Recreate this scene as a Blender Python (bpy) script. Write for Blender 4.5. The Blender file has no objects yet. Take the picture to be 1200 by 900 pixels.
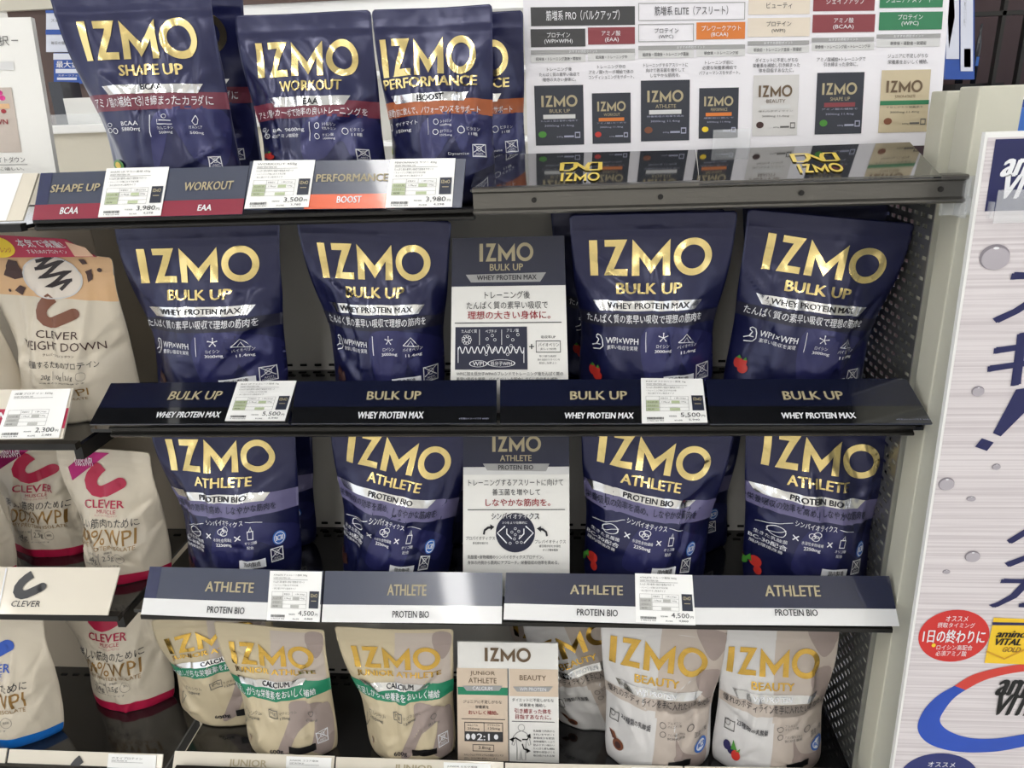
import bpy, bmesh, math, random
import numpy as np
from mathutils import Vector, Matrix

# ------------------------------------------------------------------ camera
SC = bpy.context.scene
COL = SC.collection
CAM = np.array([.0921, -.7559, 1.5]); PITCH, YAW, ROLL = .3463, .0858, -.0364; FPX = 900.0
def cam_axes():
    cy, sy = math.cos(YAW), math.sin(YAW)
    f = np.array([-sy, cy, 0]); r = np.array([cy, sy, 0]); u = np.array([0, 0, 1.])
    cp, sp = math.cos(PITCH), math.sin(PITCH)
    f2 = f*cp-u*sp; u2 = u*cp+f*sp
    cr, sr = math.cos(ROLL), math.sin(ROLL)
    return r*cr+u2*sr, u2*cr-r*sr, f2
R_, U_, F_ = cam_axes()
cd = bpy.data.cameras.new('camera'); co = bpy.data.objects.new('camera', cd); COL.objects.link(co)
cd.sensor_width = 36; cd.lens = FPX/1200*36; cd.clip_start = .02; cd.clip_end = 60
co.matrix_world = Matrix([[R_[i], U_[i], -F_[i], CAM[i]] for i in range(3)]+[[0, 0, 0, 1]])
SC.camera = co
# ------------------------------------------------------------------ world, lamps, exposure
w = bpy.data.worlds.new('world'); SC.world = w; w.use_nodes = True
w.node_tree.nodes['Background'].inputs[0].default_value = (.93, .96, 1.0, 1)
w.node_tree.nodes['Background'].inputs[1].default_value = 1.2
SC.view_settings.view_transform = 'Standard'; SC.view_settings.look = 'None'
SC.view_settings.exposure = 0.1; SC.view_settings.gamma = 1; SC.view_settings.use_curve_mapping = False
LAMP = 18.5          # emission strength of the ceiling tubes
# ------------------------------------------------------------------ materials
M = {}
def mat(name, col, rough=.5, metal=0., coat=0., bump=0., bscale=40., bdist=.002, emit=0., var=0., alpha=1., stretch=None, spec=.5, trans=0., bdetail=3.):
    m = bpy.data.materials.new(name); m.use_nodes = True
    nt = m.node_tree; b = nt.nodes['Principled BSDF']
    c = [((x/255+.055)/1.055)**2.4 if x > 10 else x/255/12.92 for x in col]
    b.inputs['Base Color'].default_value = (*c, 1)
    b.inputs['Roughness'].default_value = rough; b.inputs['Metallic'].default_value = metal
    b.inputs['Coat Weight'].default_value = coat; b.inputs['Coat Roughness'].default_value = .06
    b.inputs['Specular IOR Level'].default_value = spec
    b.inputs['Alpha'].default_value = alpha; b.inputs['Transmission Weight'].default_value = trans
    if emit:
        b.inputs['Emission Color'].default_value = (*c, 1); b.inputs['Emission Strength'].default_value = emit
    if bump or var:
        tc = nt.nodes.new('ShaderNodeTexCoord'); mp = nt.nodes.new('ShaderNodeMapping')
        if stretch: mp.inputs['Scale'].default_value = stretch
        nt.links.new(tc.outputs['Object'], mp.inputs['Vector'])
        n = nt.nodes.new('ShaderNodeTexNoise'); n.inputs['Scale'].default_value = bscale; n.inputs['Detail'].default_value = bdetail
        nt.links.new(mp.outputs['Vector'], n.inputs['Vector'])
        if bump:
            bp = nt.nodes.new('ShaderNodeBump'); bp.inputs['Strength'].default_value = bump; bp.inputs['Distance'].default_value = bdist
            nt.links.new(n.outputs['Fac'], bp.inputs['Height']); nt.links.new(bp.outputs['Normal'], b.inputs['Normal'])
        if var:
            mx = nt.nodes.new('ShaderNodeMixRGB'); mx.inputs[1].default_value = (*[x*(1-var) for x in c], 1); mx.inputs[2].default_value = (*[min(1, x*(1+var)) for x in c], 1)
            nt.links.new(n.outputs['Fac'], mx.inputs[0]); nt.links.new(mx.outputs[0], b.inputs['Base Color'])
    M[name] = m; return m
mat('navy_film', (24, 28, 72), .3, .3, bump=.6, bscale=24, bdist=.006, spec=.8, bdetail=2)
mat('violet_print', (40, 42, 94), .3, .3, bump=.6, bscale=24, bdist=.006, spec=.8, bdetail=2)
mat('violet_dark', (36, 38, 88), .3, .3, bump=.6, bscale=24, bdist=.006, spec=.8, bdetail=2)
mat('charcoal_print', (38, 38, 56), .4, .1, bump=.3, bscale=35, bdist=.003)
mat('lilac_print', (108, 104, 142), .4, bump=.3, bscale=35, bdist=.003)
mat('red_band', (112, 44, 62), .4, bump=.3, bscale=35, bdist=.003)
mat('orange_band', (170, 92, 52), .4, bump=.3, bscale=35, bdist=.003)
mat('green_band', (30, 130, 95), .4, bump=.3, bscale=35, bdist=.003)
mat('gold_foil', (238, 216, 150), .2, 1., bump=.8, bscale=24, bdist=.008, bdetail=1)
mat('amber_foil', (222, 182, 92), .2, 1., bump=.9, bscale=26, bdist=.009, bdetail=1)
mat('silver_foil', (232, 232, 232), .2, 1., bump=.8, bscale=26, bdist=.008, bdetail=1)
mat('white_ink', (235, 236, 240), .5)
mat('dim_ink', (165, 168, 190), .5)
mat('dark_ink', (28, 28, 38), .5)
mat('grey_ink', (95, 93, 92), .5)
mat('black_ink', (12, 12, 14), .45)
mat('red_ink', (150, 26, 40), .5)
mat('bronze_ink', (176, 164, 132), .45)
mat('brown_ink', (104, 84, 62), .5)
mat('gold_ink', (152, 116, 62), .35, .4)
mat('cream_film', (200, 186, 156), .38, bump=.3, bscale=30, bdist=.003)
mat('mauve_film', (190, 178, 168), .38, bump=.3, bscale=30, bdist=.003)
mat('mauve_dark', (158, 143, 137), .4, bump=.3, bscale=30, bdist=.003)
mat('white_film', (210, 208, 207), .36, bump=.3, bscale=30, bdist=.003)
mat('ivory_film', (208, 198, 180), .36, bump=.3, bscale=30, bdist=.003)
mat('peach_film', (212, 172, 128), .4, bump=.3, bscale=30, bdist=.003)
mat('crimson', (176, 22, 66), .4)
mat('magenta_foil', (170, 40, 110), .25, .6, bump=.4, bscale=40, bdist=.004)
mat('blue_film', (20, 105, 190), .4)
mat('blue_mark', (38, 82, 180), .4)
mat('badge_blue', (55, 110, 195), .4)
mat('chocolate', (62, 34, 30), .45)
mat('chocolate_dark', (34, 22, 28), .4)
mat('choc_light', (120, 70, 46), .45)
mat('berry_red', (196, 52, 44), .4)
mat('berry_blue', (40, 36, 82), .4)
mat('leaf_green', (70, 140, 50), .5)
mat('plate', (226, 216, 204), .35)
mat('skin_print', (218, 178, 150), .5)
mat('yellow', (240, 206, 44), .5)
mat('card', (232, 231, 227), .42)
mat('card_bright', (248, 248, 246), .42)
mat('card_navy', (30, 34, 58), .35)
mat('card_beige', (214, 196, 176), .45)
mat('strip_navy', (22, 26, 48), .2, coat=1.)
mat('strip_slate', (62, 68, 88), .24, coat=.8)
mat('strip_slate_navy', (32, 36, 62), .2, coat=1.)
mat('strip_edge', (40, 46, 84), .25, coat=.6)
mat('strip_crimson', (140, 34, 58), .25, coat=.7)
mat('strip_orange', (226, 98, 58), .25, coat=.7)
mat('strip_white', (232, 232, 232), .25, coat=.6)
mat('strip_cream', (222, 214, 198), .3, coat=.5)
mat('gloss_black', (22, 23, 26), .07, coat=1., spec=.9)
mat('yellow_gold', (236, 208, 92), .35)
mat('table_green', (186, 198, 160), .5)
mat('table_grey', (190, 190, 186), .5)
mat('thumb_navy', (34, 40, 58), .5)
mat('hdr_dark', (62, 62, 64), .5)
mat('hdr_maroon', (134, 58, 66), .5)
mat('hdr_orange', (214, 122, 52), .5)
mat('hdr_beige', (226, 214, 198), .5)
mat('hdr_green', (46, 124, 84), .5)
mat('bar_grey', (160, 160, 160), .5)
mat('bar_light', (212, 212, 212), .5)
mat('board_white', (236, 234, 240), .3, coat=.3)
mat('sheet_navy', (44, 48, 60), .45)
mat('steel_black', (30, 29, 28), .4, .3)
mat('steel_dark', (52, 51, 49), .3, .7, stretch=(2, 60, 60), bump=.15, bscale=8)
mat('steel_rail', (110, 108, 104), .32, .85, stretch=(2, 60, 60), bump=.15, bscale=8)
mat('steel_grey', (150, 150, 148), .35, .8)
mat('back_grey', (205, 202, 196), .5, var=.08, bscale=6)
mat('back_beige', (200, 188, 168), .5, var=.08, bscale=6)
mat('shelf_black', (16, 16, 18), .12, coat=.6)
mat('upright_cream', (206, 204, 188), .5, var=.06, bscale=14)
mat('slot_black', (4, 4, 5), .8)
mat('clear_plastic', (245, 248, 250), .08, alpha=.22, coat=.4)
mat('sign_navy', (28, 32, 84), .4)
mat('ring_blue', (34, 74, 176), .35, var=.35, bscale=9)
mat('ring_red', (206, 62, 52), .4)
mat('disc_red', (204, 46, 42), .4)
mat('disc_navy', (36, 46, 110), .4)
mat('box_yellow', (238, 196, 40), .4)
mat('box_shade', (204, 150, 30), .4)
mat('drop', (176, 170, 178), .15, coat=1.)
mat('drop_shade', (138, 132, 140), .2)
mat('panel_brown', (92, 72, 66), .55, var=.12, bscale=5)
mat('poster_blue', (40, 82, 168), .4)
mat('poster_white', (225, 228, 240), .4)
mat('dark_maroon', (58, 34, 36), .5)
mat('bottle_black', (34, 36, 46), .2, coat=.5)
mat('wall_paint', (224, 221, 214), .6)
mat('floor_tile', (200, 198, 194), .35, var=.06, bscale=2)
mat('ceiling_paint', (228, 228, 226), .7)
mat('fixture_white', (238, 238, 236), .4)
mat('tube_light', (255, 253, 250), .5, emit=LAMP)
mat('aisle_cream', (214, 208, 192), .5)
mat('foam_white', (240, 240, 238), .5)
# brushed sign face
def brushed(name, c1, c2):
    m = bpy.data.materials.new(name); m.use_nodes = True; nt = m.node_tree; b = nt.nodes['Principled BSDF']
    tc = nt.nodes.new('ShaderNodeTexCoord'); mp = nt.nodes.new('ShaderNodeMapping'); mp.inputs['Scale'].default_value = (2, 2, 330)
    n = nt.nodes.new('ShaderNodeTexNoise'); n.inputs['Scale'].default_value = 1.6; n.inputs['Detail'].default_value = 6
    r = nt.nodes.new('ShaderNodeValToRGB'); r.color_ramp.elements[0].position = .35; r.color_ramp.elements[1].position = .6
    r.color_ramp.elements[0].color = c1; r.color_ramp.elements[1].color = c2
    nt.links.new(tc.outputs['Object'], mp.inputs[0]); nt.links.new(mp.outputs[0], n.inputs[0]); nt.links.new(n.outputs['Fac'], r.inputs[0])
    nt.links.new(r.outputs[0], b.inputs['Base Color']); b.inputs['Roughness'].default_value = .35
    M[name] = m
brushed('brushed_print', (.56, .51, .53, 1), (.72, .675, .69, 1))
# ------------------------------------------------------------------ helpers
def ray(x, y): return F_+(x-600)/FPX*R_-(y-450)/FPX*U_
def atY(x, y, Y): d = ray(x, y); return CAM+(Y-CAM[1])/d[1]*d
def atZ(x, y, Z): d = ray(x, y); return CAM+(Z-CAM[2])/d[2]*d
def hit(x, y, p, n): d = ray(x, y); return CAM+((p-CAM)@n)/(d@n)*d
def unit(v): return v/np.linalg.norm(v)

def thing(name, loc, label, cat, group=None, kind=None):
    o = bpy.data.objects.new(name, None); COL.objects.link(o); o.location = loc; o.empty_display_size = .02
    if label: o['label'] = label
    if cat: o['category'] = cat
    if group: o['group'] = group
    if kind: o['kind'] = kind
    return o
def org(o):
    p = np.zeros(3)
    while o is not None:
        p = p+np.array(o.location); o = o.parent
    return p
def mesh(name, V, Fc, m, parent=None, smooth=False):
    me = bpy.data.meshes.new(name)
    base = org(parent) if parent else None
    V = np.asarray(V, float)
    if parent is None:
        base = np.array([V[:, 0].mean(), V[:, 1].mean(), V[:, 2].min()])
    me.from_pydata((V-base).tolist(), [], Fc); me.materials.append(M[m])
    if smooth: me.shade_smooth()
    o = bpy.data.objects.new(name, me); COL.objects.link(o)
    if parent: o.parent = parent
    else: o.location = base
    return o
def tag(o, label=None, cat=None, group=None, kind=None):
    for k, v in (('label', label), ('category', cat), ('group', group), ('kind', kind)):
        if v: o[k] = v
    return o
BOXF = [(0, 3, 2, 1), (4, 5, 6, 7), (0, 1, 5, 4), (1, 2, 6, 5), (2, 3, 7, 6), (3, 0, 4, 7)]
def boxes(L):
    V = []; Fc = []
    for x0, y0, z0, x1, y1, z1 in L:
        k = len(V)
        V += [(x0, y0, z0), (x1, y0, z0), (x1, y1, z0), (x0, y1, z0), (x0, y0, z1), (x1, y0, z1), (x1, y1, z1), (x0, y1, z1)]
        Fc += [tuple(k+i for i in f) for f in BOXF]
    return V, Fc
def box(name, x0, y0, z0, x1, y1, z1, m, parent=None, bevel=0.):
    V, Fc = boxes([(x0, y0, z0, x1, y1, z1)]); o = mesh(name, V, Fc, m, parent)
    if bevel:
        b = o.modifiers.new('b', 'BEVEL'); b.width = bevel; b.segments = 2
    return o

# ---- 2D shapes: (verts Nx2, faces) in a surface's own 0..1 coordinates
_tc = {}
def rawtext(s, bold):
    bold0 = bold if bold >= .02 else 0; bold = 0
    if not s.isascii(): bold0 *= .6
    k = (s, bold0)
    if k in _tc: return _tc[k]
    c = bpy.data.curves.new('t', 'FONT'); c.body = s; c.size = 1; c.resolution_u = 2; c.offset = bold; c.dimensions = '2D'; c.fill_mode = 'FRONT'
    o = bpy.data.objects.new('t', c); COL.objects.link(o)
    dg = bpy.context.evaluated_depsgraph_get(); dg.update()
    me = o.evaluated_get(dg).to_mesh()
    V = np.array([v.co[:2] for v in me.vertices]).reshape(-1, 2); Fc = [tuple(p.vertices) for p in me.polygons]
    o.evaluated_get(dg).to_mesh_clear(); bpy.data.objects.remove(o); bpy.data.curves.remove(c)
    if bold0 > 0:      # heavier weight: the outline repeated a hair to each side
        n = len(V); d = bold0*.9
        V = np.concatenate([np.column_stack([V+[dx, dy], np.full(n, k_*4e-5)]) for k_, (dx, dy) in enumerate(((-d, -d*.35), (0, d*.35), (0, -d*.35), (d, d*.35)))]); Fc = [tuple(i+n*j for i in q) for j in range(4) for q in Fc]
    Z = V[:, 2:] if V.shape[1] > 2 else np.zeros((len(V), 1)); V = V[:, :2]; V = V-V.min(0); mx = np.maximum(V.max(0), 1e-6); V = np.column_stack([V/mx, Z])
    _tc[k] = (V, Fc, mx[0]/mx[1]); return _tc[k]
def T(s, b, bold=.012, shear=0.):
    V, Fc, ar = rawtext(s, bold); x0, y0, x1, y1 = b; shear = shear/ar
    X = V[:, 0]+shear*V[:, 1]; X = X/(1+shear)
    return np.stack([x0+(x1-x0)*X, y0+(y1-y0)*V[:, 1], V[:, 2]], 1), Fc
def poly(pts): return np.array(pts, float), [tuple(range(len(pts)))]
def rect(b): x0, y0, x1, y1 = b; return poly([(x0, y0), (x1, y0), (x1, y1), (x0, y1)])
def disc(b, n=24):
    x0, y0, x1, y1 = b; cx, cy, rx, ry = (x0+x1)/2, (y0+y1)/2, (x1-x0)/2, (y1-y0)/2
    return poly([(cx+rx*math.cos(2*math.pi*i/n), cy+ry*math.sin(2*math.pi*i/n)) for i in range(n)])
def ring(b, t=.15, n=24, a0=0., a1=2*math.pi):
    x0, y0, x1, y1 = b; cx, cy, rx, ry = (x0+x1)/2, (y0+y1)/2, (x1-x0)/2, (y1-y0)/2
    V = []; Fc = []
    for i in range(n+1):
        a = a0+(a1-a0)*i/n
        V += [(cx+rx*math.cos(a), cy+ry*math.sin(a)), (cx+rx*(1-t)*math.cos(a), cy+ry*(1-t)*math.sin(a))]
    for i in range(n): Fc.append((2*i, 2*i+2, 2*i+3, 2*i+1))
    return np.array(V), Fc
def frame(b, t, ty=None):
    x0, y0, x1, y1 = b; ty = ty or t
    V = [(x0, y0), (x1, y0), (x1, y1), (x0, y1), (x0+t, y0+ty), (x1-t, y0+ty), (x1-t, y1-ty), (x0+t, y1-ty)]
    return np.array(V), [(0, 1, 5, 4), (1, 2, 6, 5), (2, 3, 7, 6), (3, 0, 4, 7)]
def stroke(pts, wd, asp=1.):
    # asp = height/width of the surface, so strokes keep an even width
    P = np.array(pts, float)*[1, asp]; V = []; Fc = []; n = len(P)
    for i in range(n):
        d = P[min(i+1, n-1)]-P[max(i-1, 0)]; d = d/(np.linalg.norm(d)+1e-9); q = np.array([-d[1], d[0]])*wd/2
        V += [P[i]+q, P[i]-q]
    for i in range(n-1): Fc.append((2*i, 2*i+1, 2*i+3, 2*i+2))
    return np.array(V)/[1, asp], Fc
def inbox(b, pts): x0, y0, x1, y1 = b; return [(x0+(x1-x0)*p[0], y0+(y1-y0)*p[1]) for p in pts]
def join(L):
    V = []; Fc = []; k = 0
    for v, f in L:
        v = np.asarray(v, float)
        if v.shape[1] == 2: v = np.column_stack([v, np.zeros(len(v))])
        V.append(v); Fc += [tuple(i+k for i in q) for q in f]; k += len(v)
    return np.concatenate(V), Fc
def logo(b):
    x0, y0, x1, y1 = b; s = lambda pts: poly([(x0+(x1-x0)*p[0]/3.33, y0+(y1-y0)*p[1]) for p in pts])
    I = s([(0, 0), (.22, 0), (.22, 1), (0, 1)])
    Zs = [s([(.42, 1), (.42, .81), (.72, .81), (1.03, 1)]), s([(.72, .81), (.38, 0), (.66, .19), (1.03, 1)]), s([(.38, 0), (1.03, 0), (1.03, .19), (.66, .19)])]
    Ms = [s([(1.15, 0), (1.36, 0), (1.36, .52), (1.17, 1)]), s([(1.17, 1), (1.36, .52), (1.68, .04), (1.68, .40)]),
          s([(1.68, .40), (1.68, .04), (2.0, .52), (2.19, 1)]), s([(2.0, 0), (2.21, 0), (2.19, 1), (2.0, .52)])]
    O = ring((x0+(x1-x0)*2.3/3.33, y0-(y1-y0)*.02, x1, y0+(y1-y0)*1.02), .37, 40)
    return join([I]+Zs+Ms+[O])
def crescent(b, t=.2):
    t = .29
    # the hook-shaped mark on the ivory pouches
    pts = [(.44, 1.), (.31, .86), (.2, .68), (.15, .5), (.17, .33), (.26, .2), (.38, .16), (.5, .2), (.7, .34), (.88, .48)]
    x0, y0, x1, y1 = b
    s = stroke(pts, t, .8)
    d = disc((.88-t*.5, .48-t*.62, .88+t*.5, .48+t*.62), 16)
    V, Fc = join([s, d]); return np.stack([x0+(x1-x0)*V[:, 0], y0+(y1-y0)*V[:, 1]], 1), Fc
def cut(shape, nx, ny, lo=(0, 0), hi=(1, 1)):
    V, Fc = join([shape]); bm = bmesh.new()
    vs = [bm.verts.new(p) for p in V]
    for f in Fc:
        try: bm.faces.new([vs[i] for i in f])
        except ValueError: pass
    big = [f for f in bm.faces if len(f.verts) > 4]
    if big: bmesh.ops.triangulate(bm, faces=big)
    mn = V.min(0); mx = V.max(0)
    for ax, ks in ((0, nx), (1, ny)):
        for c in ks:
            c = float(c)
            if c <= mn[ax]+1e-4 or c >= mx[ax]-1e-4: continue
            co_ = [0, 0, 0]; co_[ax] = c; no = [0, 0, 0]; no[ax] = 1
            bmesh.ops.bisect_plane(bm, geom=bm.verts[:]+bm.edges[:]+bm.faces[:], plane_co=co_, plane_no=no, dist=1e-6)
    bmesh.ops.remove_doubles(bm, verts=bm.verts[:], dist=5e-6)
    bm.verts.index_update()
    out = np.array([v.co[:] for v in bm.verts]), [tuple(v.index for v in f.verts) for f in bm.faces]
    bm.free(); return out

class Quad:
    """a flat panel in the scene given by its four corners; art is laid on it in 0..1 coordinates"""
    def __init__(s, BL, BR, TR, TL):
        s.c = [np.array(p, float) for p in (BL, BR, TR, TL)]
        BL, BR, TR, TL = s.c
        if type(s) is Quad:
            n = unit(np.cross((BR-BL)+(TR-TL), (TL-BL)+(TR-BR))); q = ((BL-BR+TR-TL)@n)/4*n
            s.c = [BL-q, BR+q, TR-q, TL+q]; BL, BR, TR, TL = s.c
        s.n = unit(np.cross((BR-BL)+(TR-TL), (TL-BL)+(TR-BR)))     # towards the viewer
        s.W = np.linalg.norm(BR-BL+TR-TL)/2; s.H = np.linalg.norm(TL-BL+TR-BR)/2; s.asp = s.H/s.W
    def flat(s, u, v):
        BL, BR, TR, TL = s.c; u = np.asarray(u)[..., None]; v = np.asarray(v)[..., None]
        return (BL*(1-u)+BR*u)*(1-v)+(TL*(1-u)+TR*u)*v
    def map(s, V, off):
        z = V[:, 2] if V.shape[1] > 2 else np.zeros(len(V))
        return s.flat(V[:, 0], V[:, 1])+s.n*(off+z)[:, None]
    def inv(s, px, py):
        p = hit(px, py, (s.c[0]+s.c[2])/2, s.n); u = v = .5
        for _ in range(12):
            q = s.flat(u, v); e = 1e-4
            du = (s.flat(u+e, v)-q)/e; dv = (s.flat(u, v+e)-q)/e
            sol = np.linalg.lstsq(np.stack([du, dv], 1), p-q, rcond=None)[0]; u += sol[0]; v += sol[1]
        return u, v
    def B(s, x0, y0, x1, y1):
        xm, ym = (x0+x1)/2, (y0+y1)/2
        return (s.inv(x0, ym)[0], s.inv(xm, y1)[1], s.inv(x1, ym)[0], s.inv(xm, y0)[1])
    def P(s, *pts): return [s.inv(*p) for p in pts]
def put(surf, root, name, m, shapes, off, smooth=False):
    V, Fc = join(shapes if isinstance(shapes, list) else [shapes])
    return mesh(name, surf.map(V, off), Fc, m, root, smooth)
def slab(surf, root, name, m, th=.001, b=(0, 0, 1, 1)):
    x0, y0, x1, y1 = b; q = np.array([(x0, y0), (x1, y0), (x1, y1), (x0, y1)])
    V = np.concatenate([surf.map(q, -th), surf.map(q, 0)])
    return mesh(name, V, BOXF, m, root)
def sub(surf, px):
    """a smaller panel lying on surf; px = TL TR BR BL picture points of its corners"""
    u = [surf.inv(*p) for p in px]; a = np.array(u)
    c = surf.map(a, .0016); return Quad(c[3], c[2], c[1], c[0])

# ------------------------------------------------------------------ pouches
GX, GY = 52, 60
class Pouch(Quad):
    def __init__(s, TL, TR, ML, MR, Zs, Yt=.075, Yb=.04, depth=.05, seed=0, yaw=0., pinch=.02, topgap=None, crease=1., rot=0.):
        s.rot = math.radians(rot)
        d = yaw*.09
        tl, tr = atY(*TL, Yt-d), atY(*TR, Yt+d)
        n = unit(np.cross(tr-tl, tl-np.array([(tl[0]+tr[0])/2, Yb, Zs]))); 
        if n[1] > 0: n = -n
        ml, mr = hit(*ML, tl, n), hit(*MR, tl, n)
        f = lambda a, b: a+(b-a)*(a[2]-Zs)/(a[2]-b[2])
        super().__init__(f(tl, ml), f(tr, mr), tr, tl)
        rnd = np.random.RandomState(seed)
        gu = np.linspace(0, 1, GX+1); gv = np.concatenate([np.linspace(0, .94, GY-5), np.linspace(.955, 1, 6)])
        s.gu, s.gv = gu, gv; U, V = np.meshgrid(gu, gv)
        side = pinch*np.exp(-((V-.42)/.16)**2)-.012*np.exp(-((V-.1)/.1)**2)
        r = .028; e = np.clip((V-(1-r*.9))/(r*.9), 0, 1); side = side+r*(1-np.sqrt(1-e**2*.98))
        eb = np.clip((.05-V)/.05, 0, 1); side = side+.035*(1-np.sqrt(1-eb**2*.98))
        Ux = .5+(U-.5)*(1-2*side)
        cc = 1-np.abs(2*U-1)**2.4
        h = np.clip((.88-V)/.55, 0, 1); h = h*h*(3-2*h); h = h*(1-.18*np.clip((.2-V)/.2, 0, 1))
        s.cc, s.h, s.D = cc, h, depth
        base = s.flat(Ux, V)
        w_ = np.zeros_like(U); asp = s.asp
        free = np.clip((.9-V)/.08, 0, 1)
        K = 30
        for k in range(K):
            if k < 10:    # creases running down from the shoulders toward the middle
                sd = 1 if k % 2 else 0
                x0, y0 = sd+(1-2*sd)*rnd.uniform(.0, .16), rnd.uniform(.3, .84)
                x1, y1 = x0+(1-2*sd)*rnd.uniform(.12, .45), y0-rnd.uniform(.05, .32)
            elif k < 18:  # long soft vertical folds
                x0 = rnd.uniform(.1, .9); y0 = rnd.uniform(.5, .84); x1 = x0+rnd.uniform(-.18, .18); y1 = rnd.uniform(.02, .4)
            else:
                x0, y0 = rnd.uniform(.05, .95), rnd.uniform(.05, .5); a = rnd.uniform(0, 6.3); x1, y1 = x0+.22*math.cos(a), y0+.2*math.sin(a)
            dx, dy = x1-x0, (y1-y0)*asp; L2 = dx*dx+dy*dy
            t = np.clip(((U-x0)*dx+(V-y0)*asp*dy)/L2, 0, 1)
            dist = np.hypot(U-x0-t*dx, (V-y0)*asp-t*dy); sg = ((U-x0)*dy-(V-y0)*asp*dx)
            amp = rnd.uniform(.0012, .0044)*(1 if rnd.rand() < .62 else -1)*crease
            wd = rnd.uniform(.011, .034)
            w_ += amp*np.exp(-dist/wd)*np.sin(np.pi*np.clip(t*.86+.1, 0, 1))
            w_ += amp*.6*np.tanh(sg/.02)*np.exp(-(dist/.1)**2)*np.sin(np.pi*t)
        for k in range(6):
            a, b_, p = rnd.uniform(2, 9), rnd.uniform(2, 9), rnd.uniform(0, 6.3)
            w_ += .0006*np.sin(a*U*3+b_*V*2+p)
        zip_ = .0011*np.exp(-((V-.905)/.006)**2)+.0009*np.exp(-((V-.925)/.005)**2)-.0006*np.exp(-((V-.885)/.008)**2)
        wob = .0022*np.sin(U*5+rnd.uniform(0, 6))*np.clip((V-.7)/.3, 0, 1)
        front = -.55*depth*h+depth*.95*cc*h*(1-0)+w_*free*np.minimum(1, cc*4+.1)+zip_+wob
        back = -.55*depth*h-depth*.55*cc*h+wob-.0008
        s.front = base+s.n*front[..., None]; s.back = base+s.n*back[..., None]
        dU = np.gradient(s.front, axis=1); dV = np.gradient(s.front, axis=0)
        N = np.cross(dU, dV); s.N = N/np.linalg.norm(N, axis=2, keepdims=True)
    def map(s, V, off):
        z = (V[:, 2] if V.shape[1] > 2 else np.zeros(len(V)))[:, None]; V = V[:, :2]
        if s.rot:
            c_, s_ = math.cos(s.rot), math.sin(s.rot); dx = V[:, 0]-.5; dy = (V[:, 1]-.6)*s.asp
            V = np.stack([.5+dx*c_-dy*s_, .6+(dx*s_+dy*c_)/s.asp], 1)
        u = np.clip(V[:, 0], .001, .999); v = np.clip(V[:, 1], .001, .999)
        i = np.clip(np.searchsorted(s.gu, u)-1, 0, GX-1); j = np.clip(np.searchsorted(s.gv, v)-1, 0, len(s.gv)-2)
        a = ((u-s.gu[i])/(s.gu[i+1]-s.gu[i]))[:, None]; b = ((v-s.gv[j])/(s.gv[j+1]-s.gv[j]))[:, None]
        def q(G): return (G[j, i]*(1-a)+G[j, i+1]*a)*(1-b)+(G[j+1, i]*(1-a)+G[j+1, i+1]*a)*b
        return q(s.front)+q(s.N)*(off+z)
    def inv(s, px, py):
        def pj(u, v):
            d = s.map(np.array([[u, v]]), .0005)[0]-CAM; z = d@F_; return np.array([600+FPX*(d@R_)/z, 450-FPX*(d@U_)/z])
        u = v = .5; e = .02
        for _ in range(30):
            q = pj(u, v); J = np.stack([(pj(u+e, v)-pj(u-e, v))/(2*e), (pj(u, v+e)-pj(u, v-e))/(2*e)], 1)
            d = np.linalg.solve(J, np.array([px, py])-q); d = np.clip(d, -.07, .07); u = float(np.clip(u+d[0], .025, .975)); v = float(np.clip(v+d[1], .022, .975))
        return u, v
    def body(s, root, m):
        ny = len(s.gv); nx = GX+1
        V = np.concatenate([s.front.reshape(-1, 3), s.back.reshape(-1, 3)]); o = ny*nx; Fc = []
        for j in range(ny-1):
            for i in range(GX):
                a = j*nx+i; Fc.append((a, a+1, a+nx+1, a+nx)); Fc.append((o+a, o+a+nx, o+a+nx+1, o+a+1))
            for i, fl in ((0, 0), (GX, 1)):
                a = j*nx+i; q = (a, a+nx, o+a+nx, o+a); Fc.append(q if not fl else q[::-1])
        for i in range(GX):
            a = i; Fc.append((a, o+a, o+a+1, a+1)); a = (ny-1)*nx+i; Fc.append((a, a+1, o+a+1, o+a))
        return mesh('pouch_body', V, Fc, m, root, True)
NX, NY = 40, 46
OFF = {'a': .0004, 'b': .0008, 'c': .0013, 'd': .0018}
def art_make(ref, spec):
    """spec: list of (part name, material, level, fine?, shapes) -> meshes in the pouch's own coordinates, shared by alike pouches"""
    out = []
    for name, m, lv, fine, shapes in [(n_, m_, l_, f_, g_) for n_, m_, l_, f_, sh_ in spec for g_ in ([[q_] for q_ in sh_] if n_ in ('leg_print', 'hair_print', 'mauve_print', 'chocolate_picture') else [sh_])]:
        sh = join(shapes)
        sh = cut(sh, ref.gu, ref.gv)
        out.append((name, m, lv, sh))
    return out
def pouch(name, P, bodymat, art, label, cat='pouch', group=None, extra=None):
    b = P.flat(.5, 0.); root = thing(name, (b[0], b[1], b[2]), label, cat, group)
    P.body(root, bodymat)
    for nm, m, lv, (V, Fc) in art:
        mesh(nm, P.map(V, OFF[lv]), Fc, m, root, True)
    return root
def trap(S, x0, y0, x1, y1, sk=6):
    return poly(S.P((x0+sk, y1), (x1-sk, y1), (x1, y0), (x0, y0)))
def RB(S, pts):
    # slanted-end ribbon from its four picture corners, laid on the pouch by its middle line
    xs = [p[0] for p in pts]; ys = sorted(p[1] for p in pts); yt, yb = (ys[0]+ys[1])/2, (ys[2]+ys[3])/2
    x0, y0, x1, y1 = S.B(min(xs), yt, max(xs), yb); sk = (x1-x0)*.055
    return poly([(x0+sk, y0), (x1-sk, y0), (x1, y1), (x0, y1)])
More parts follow.
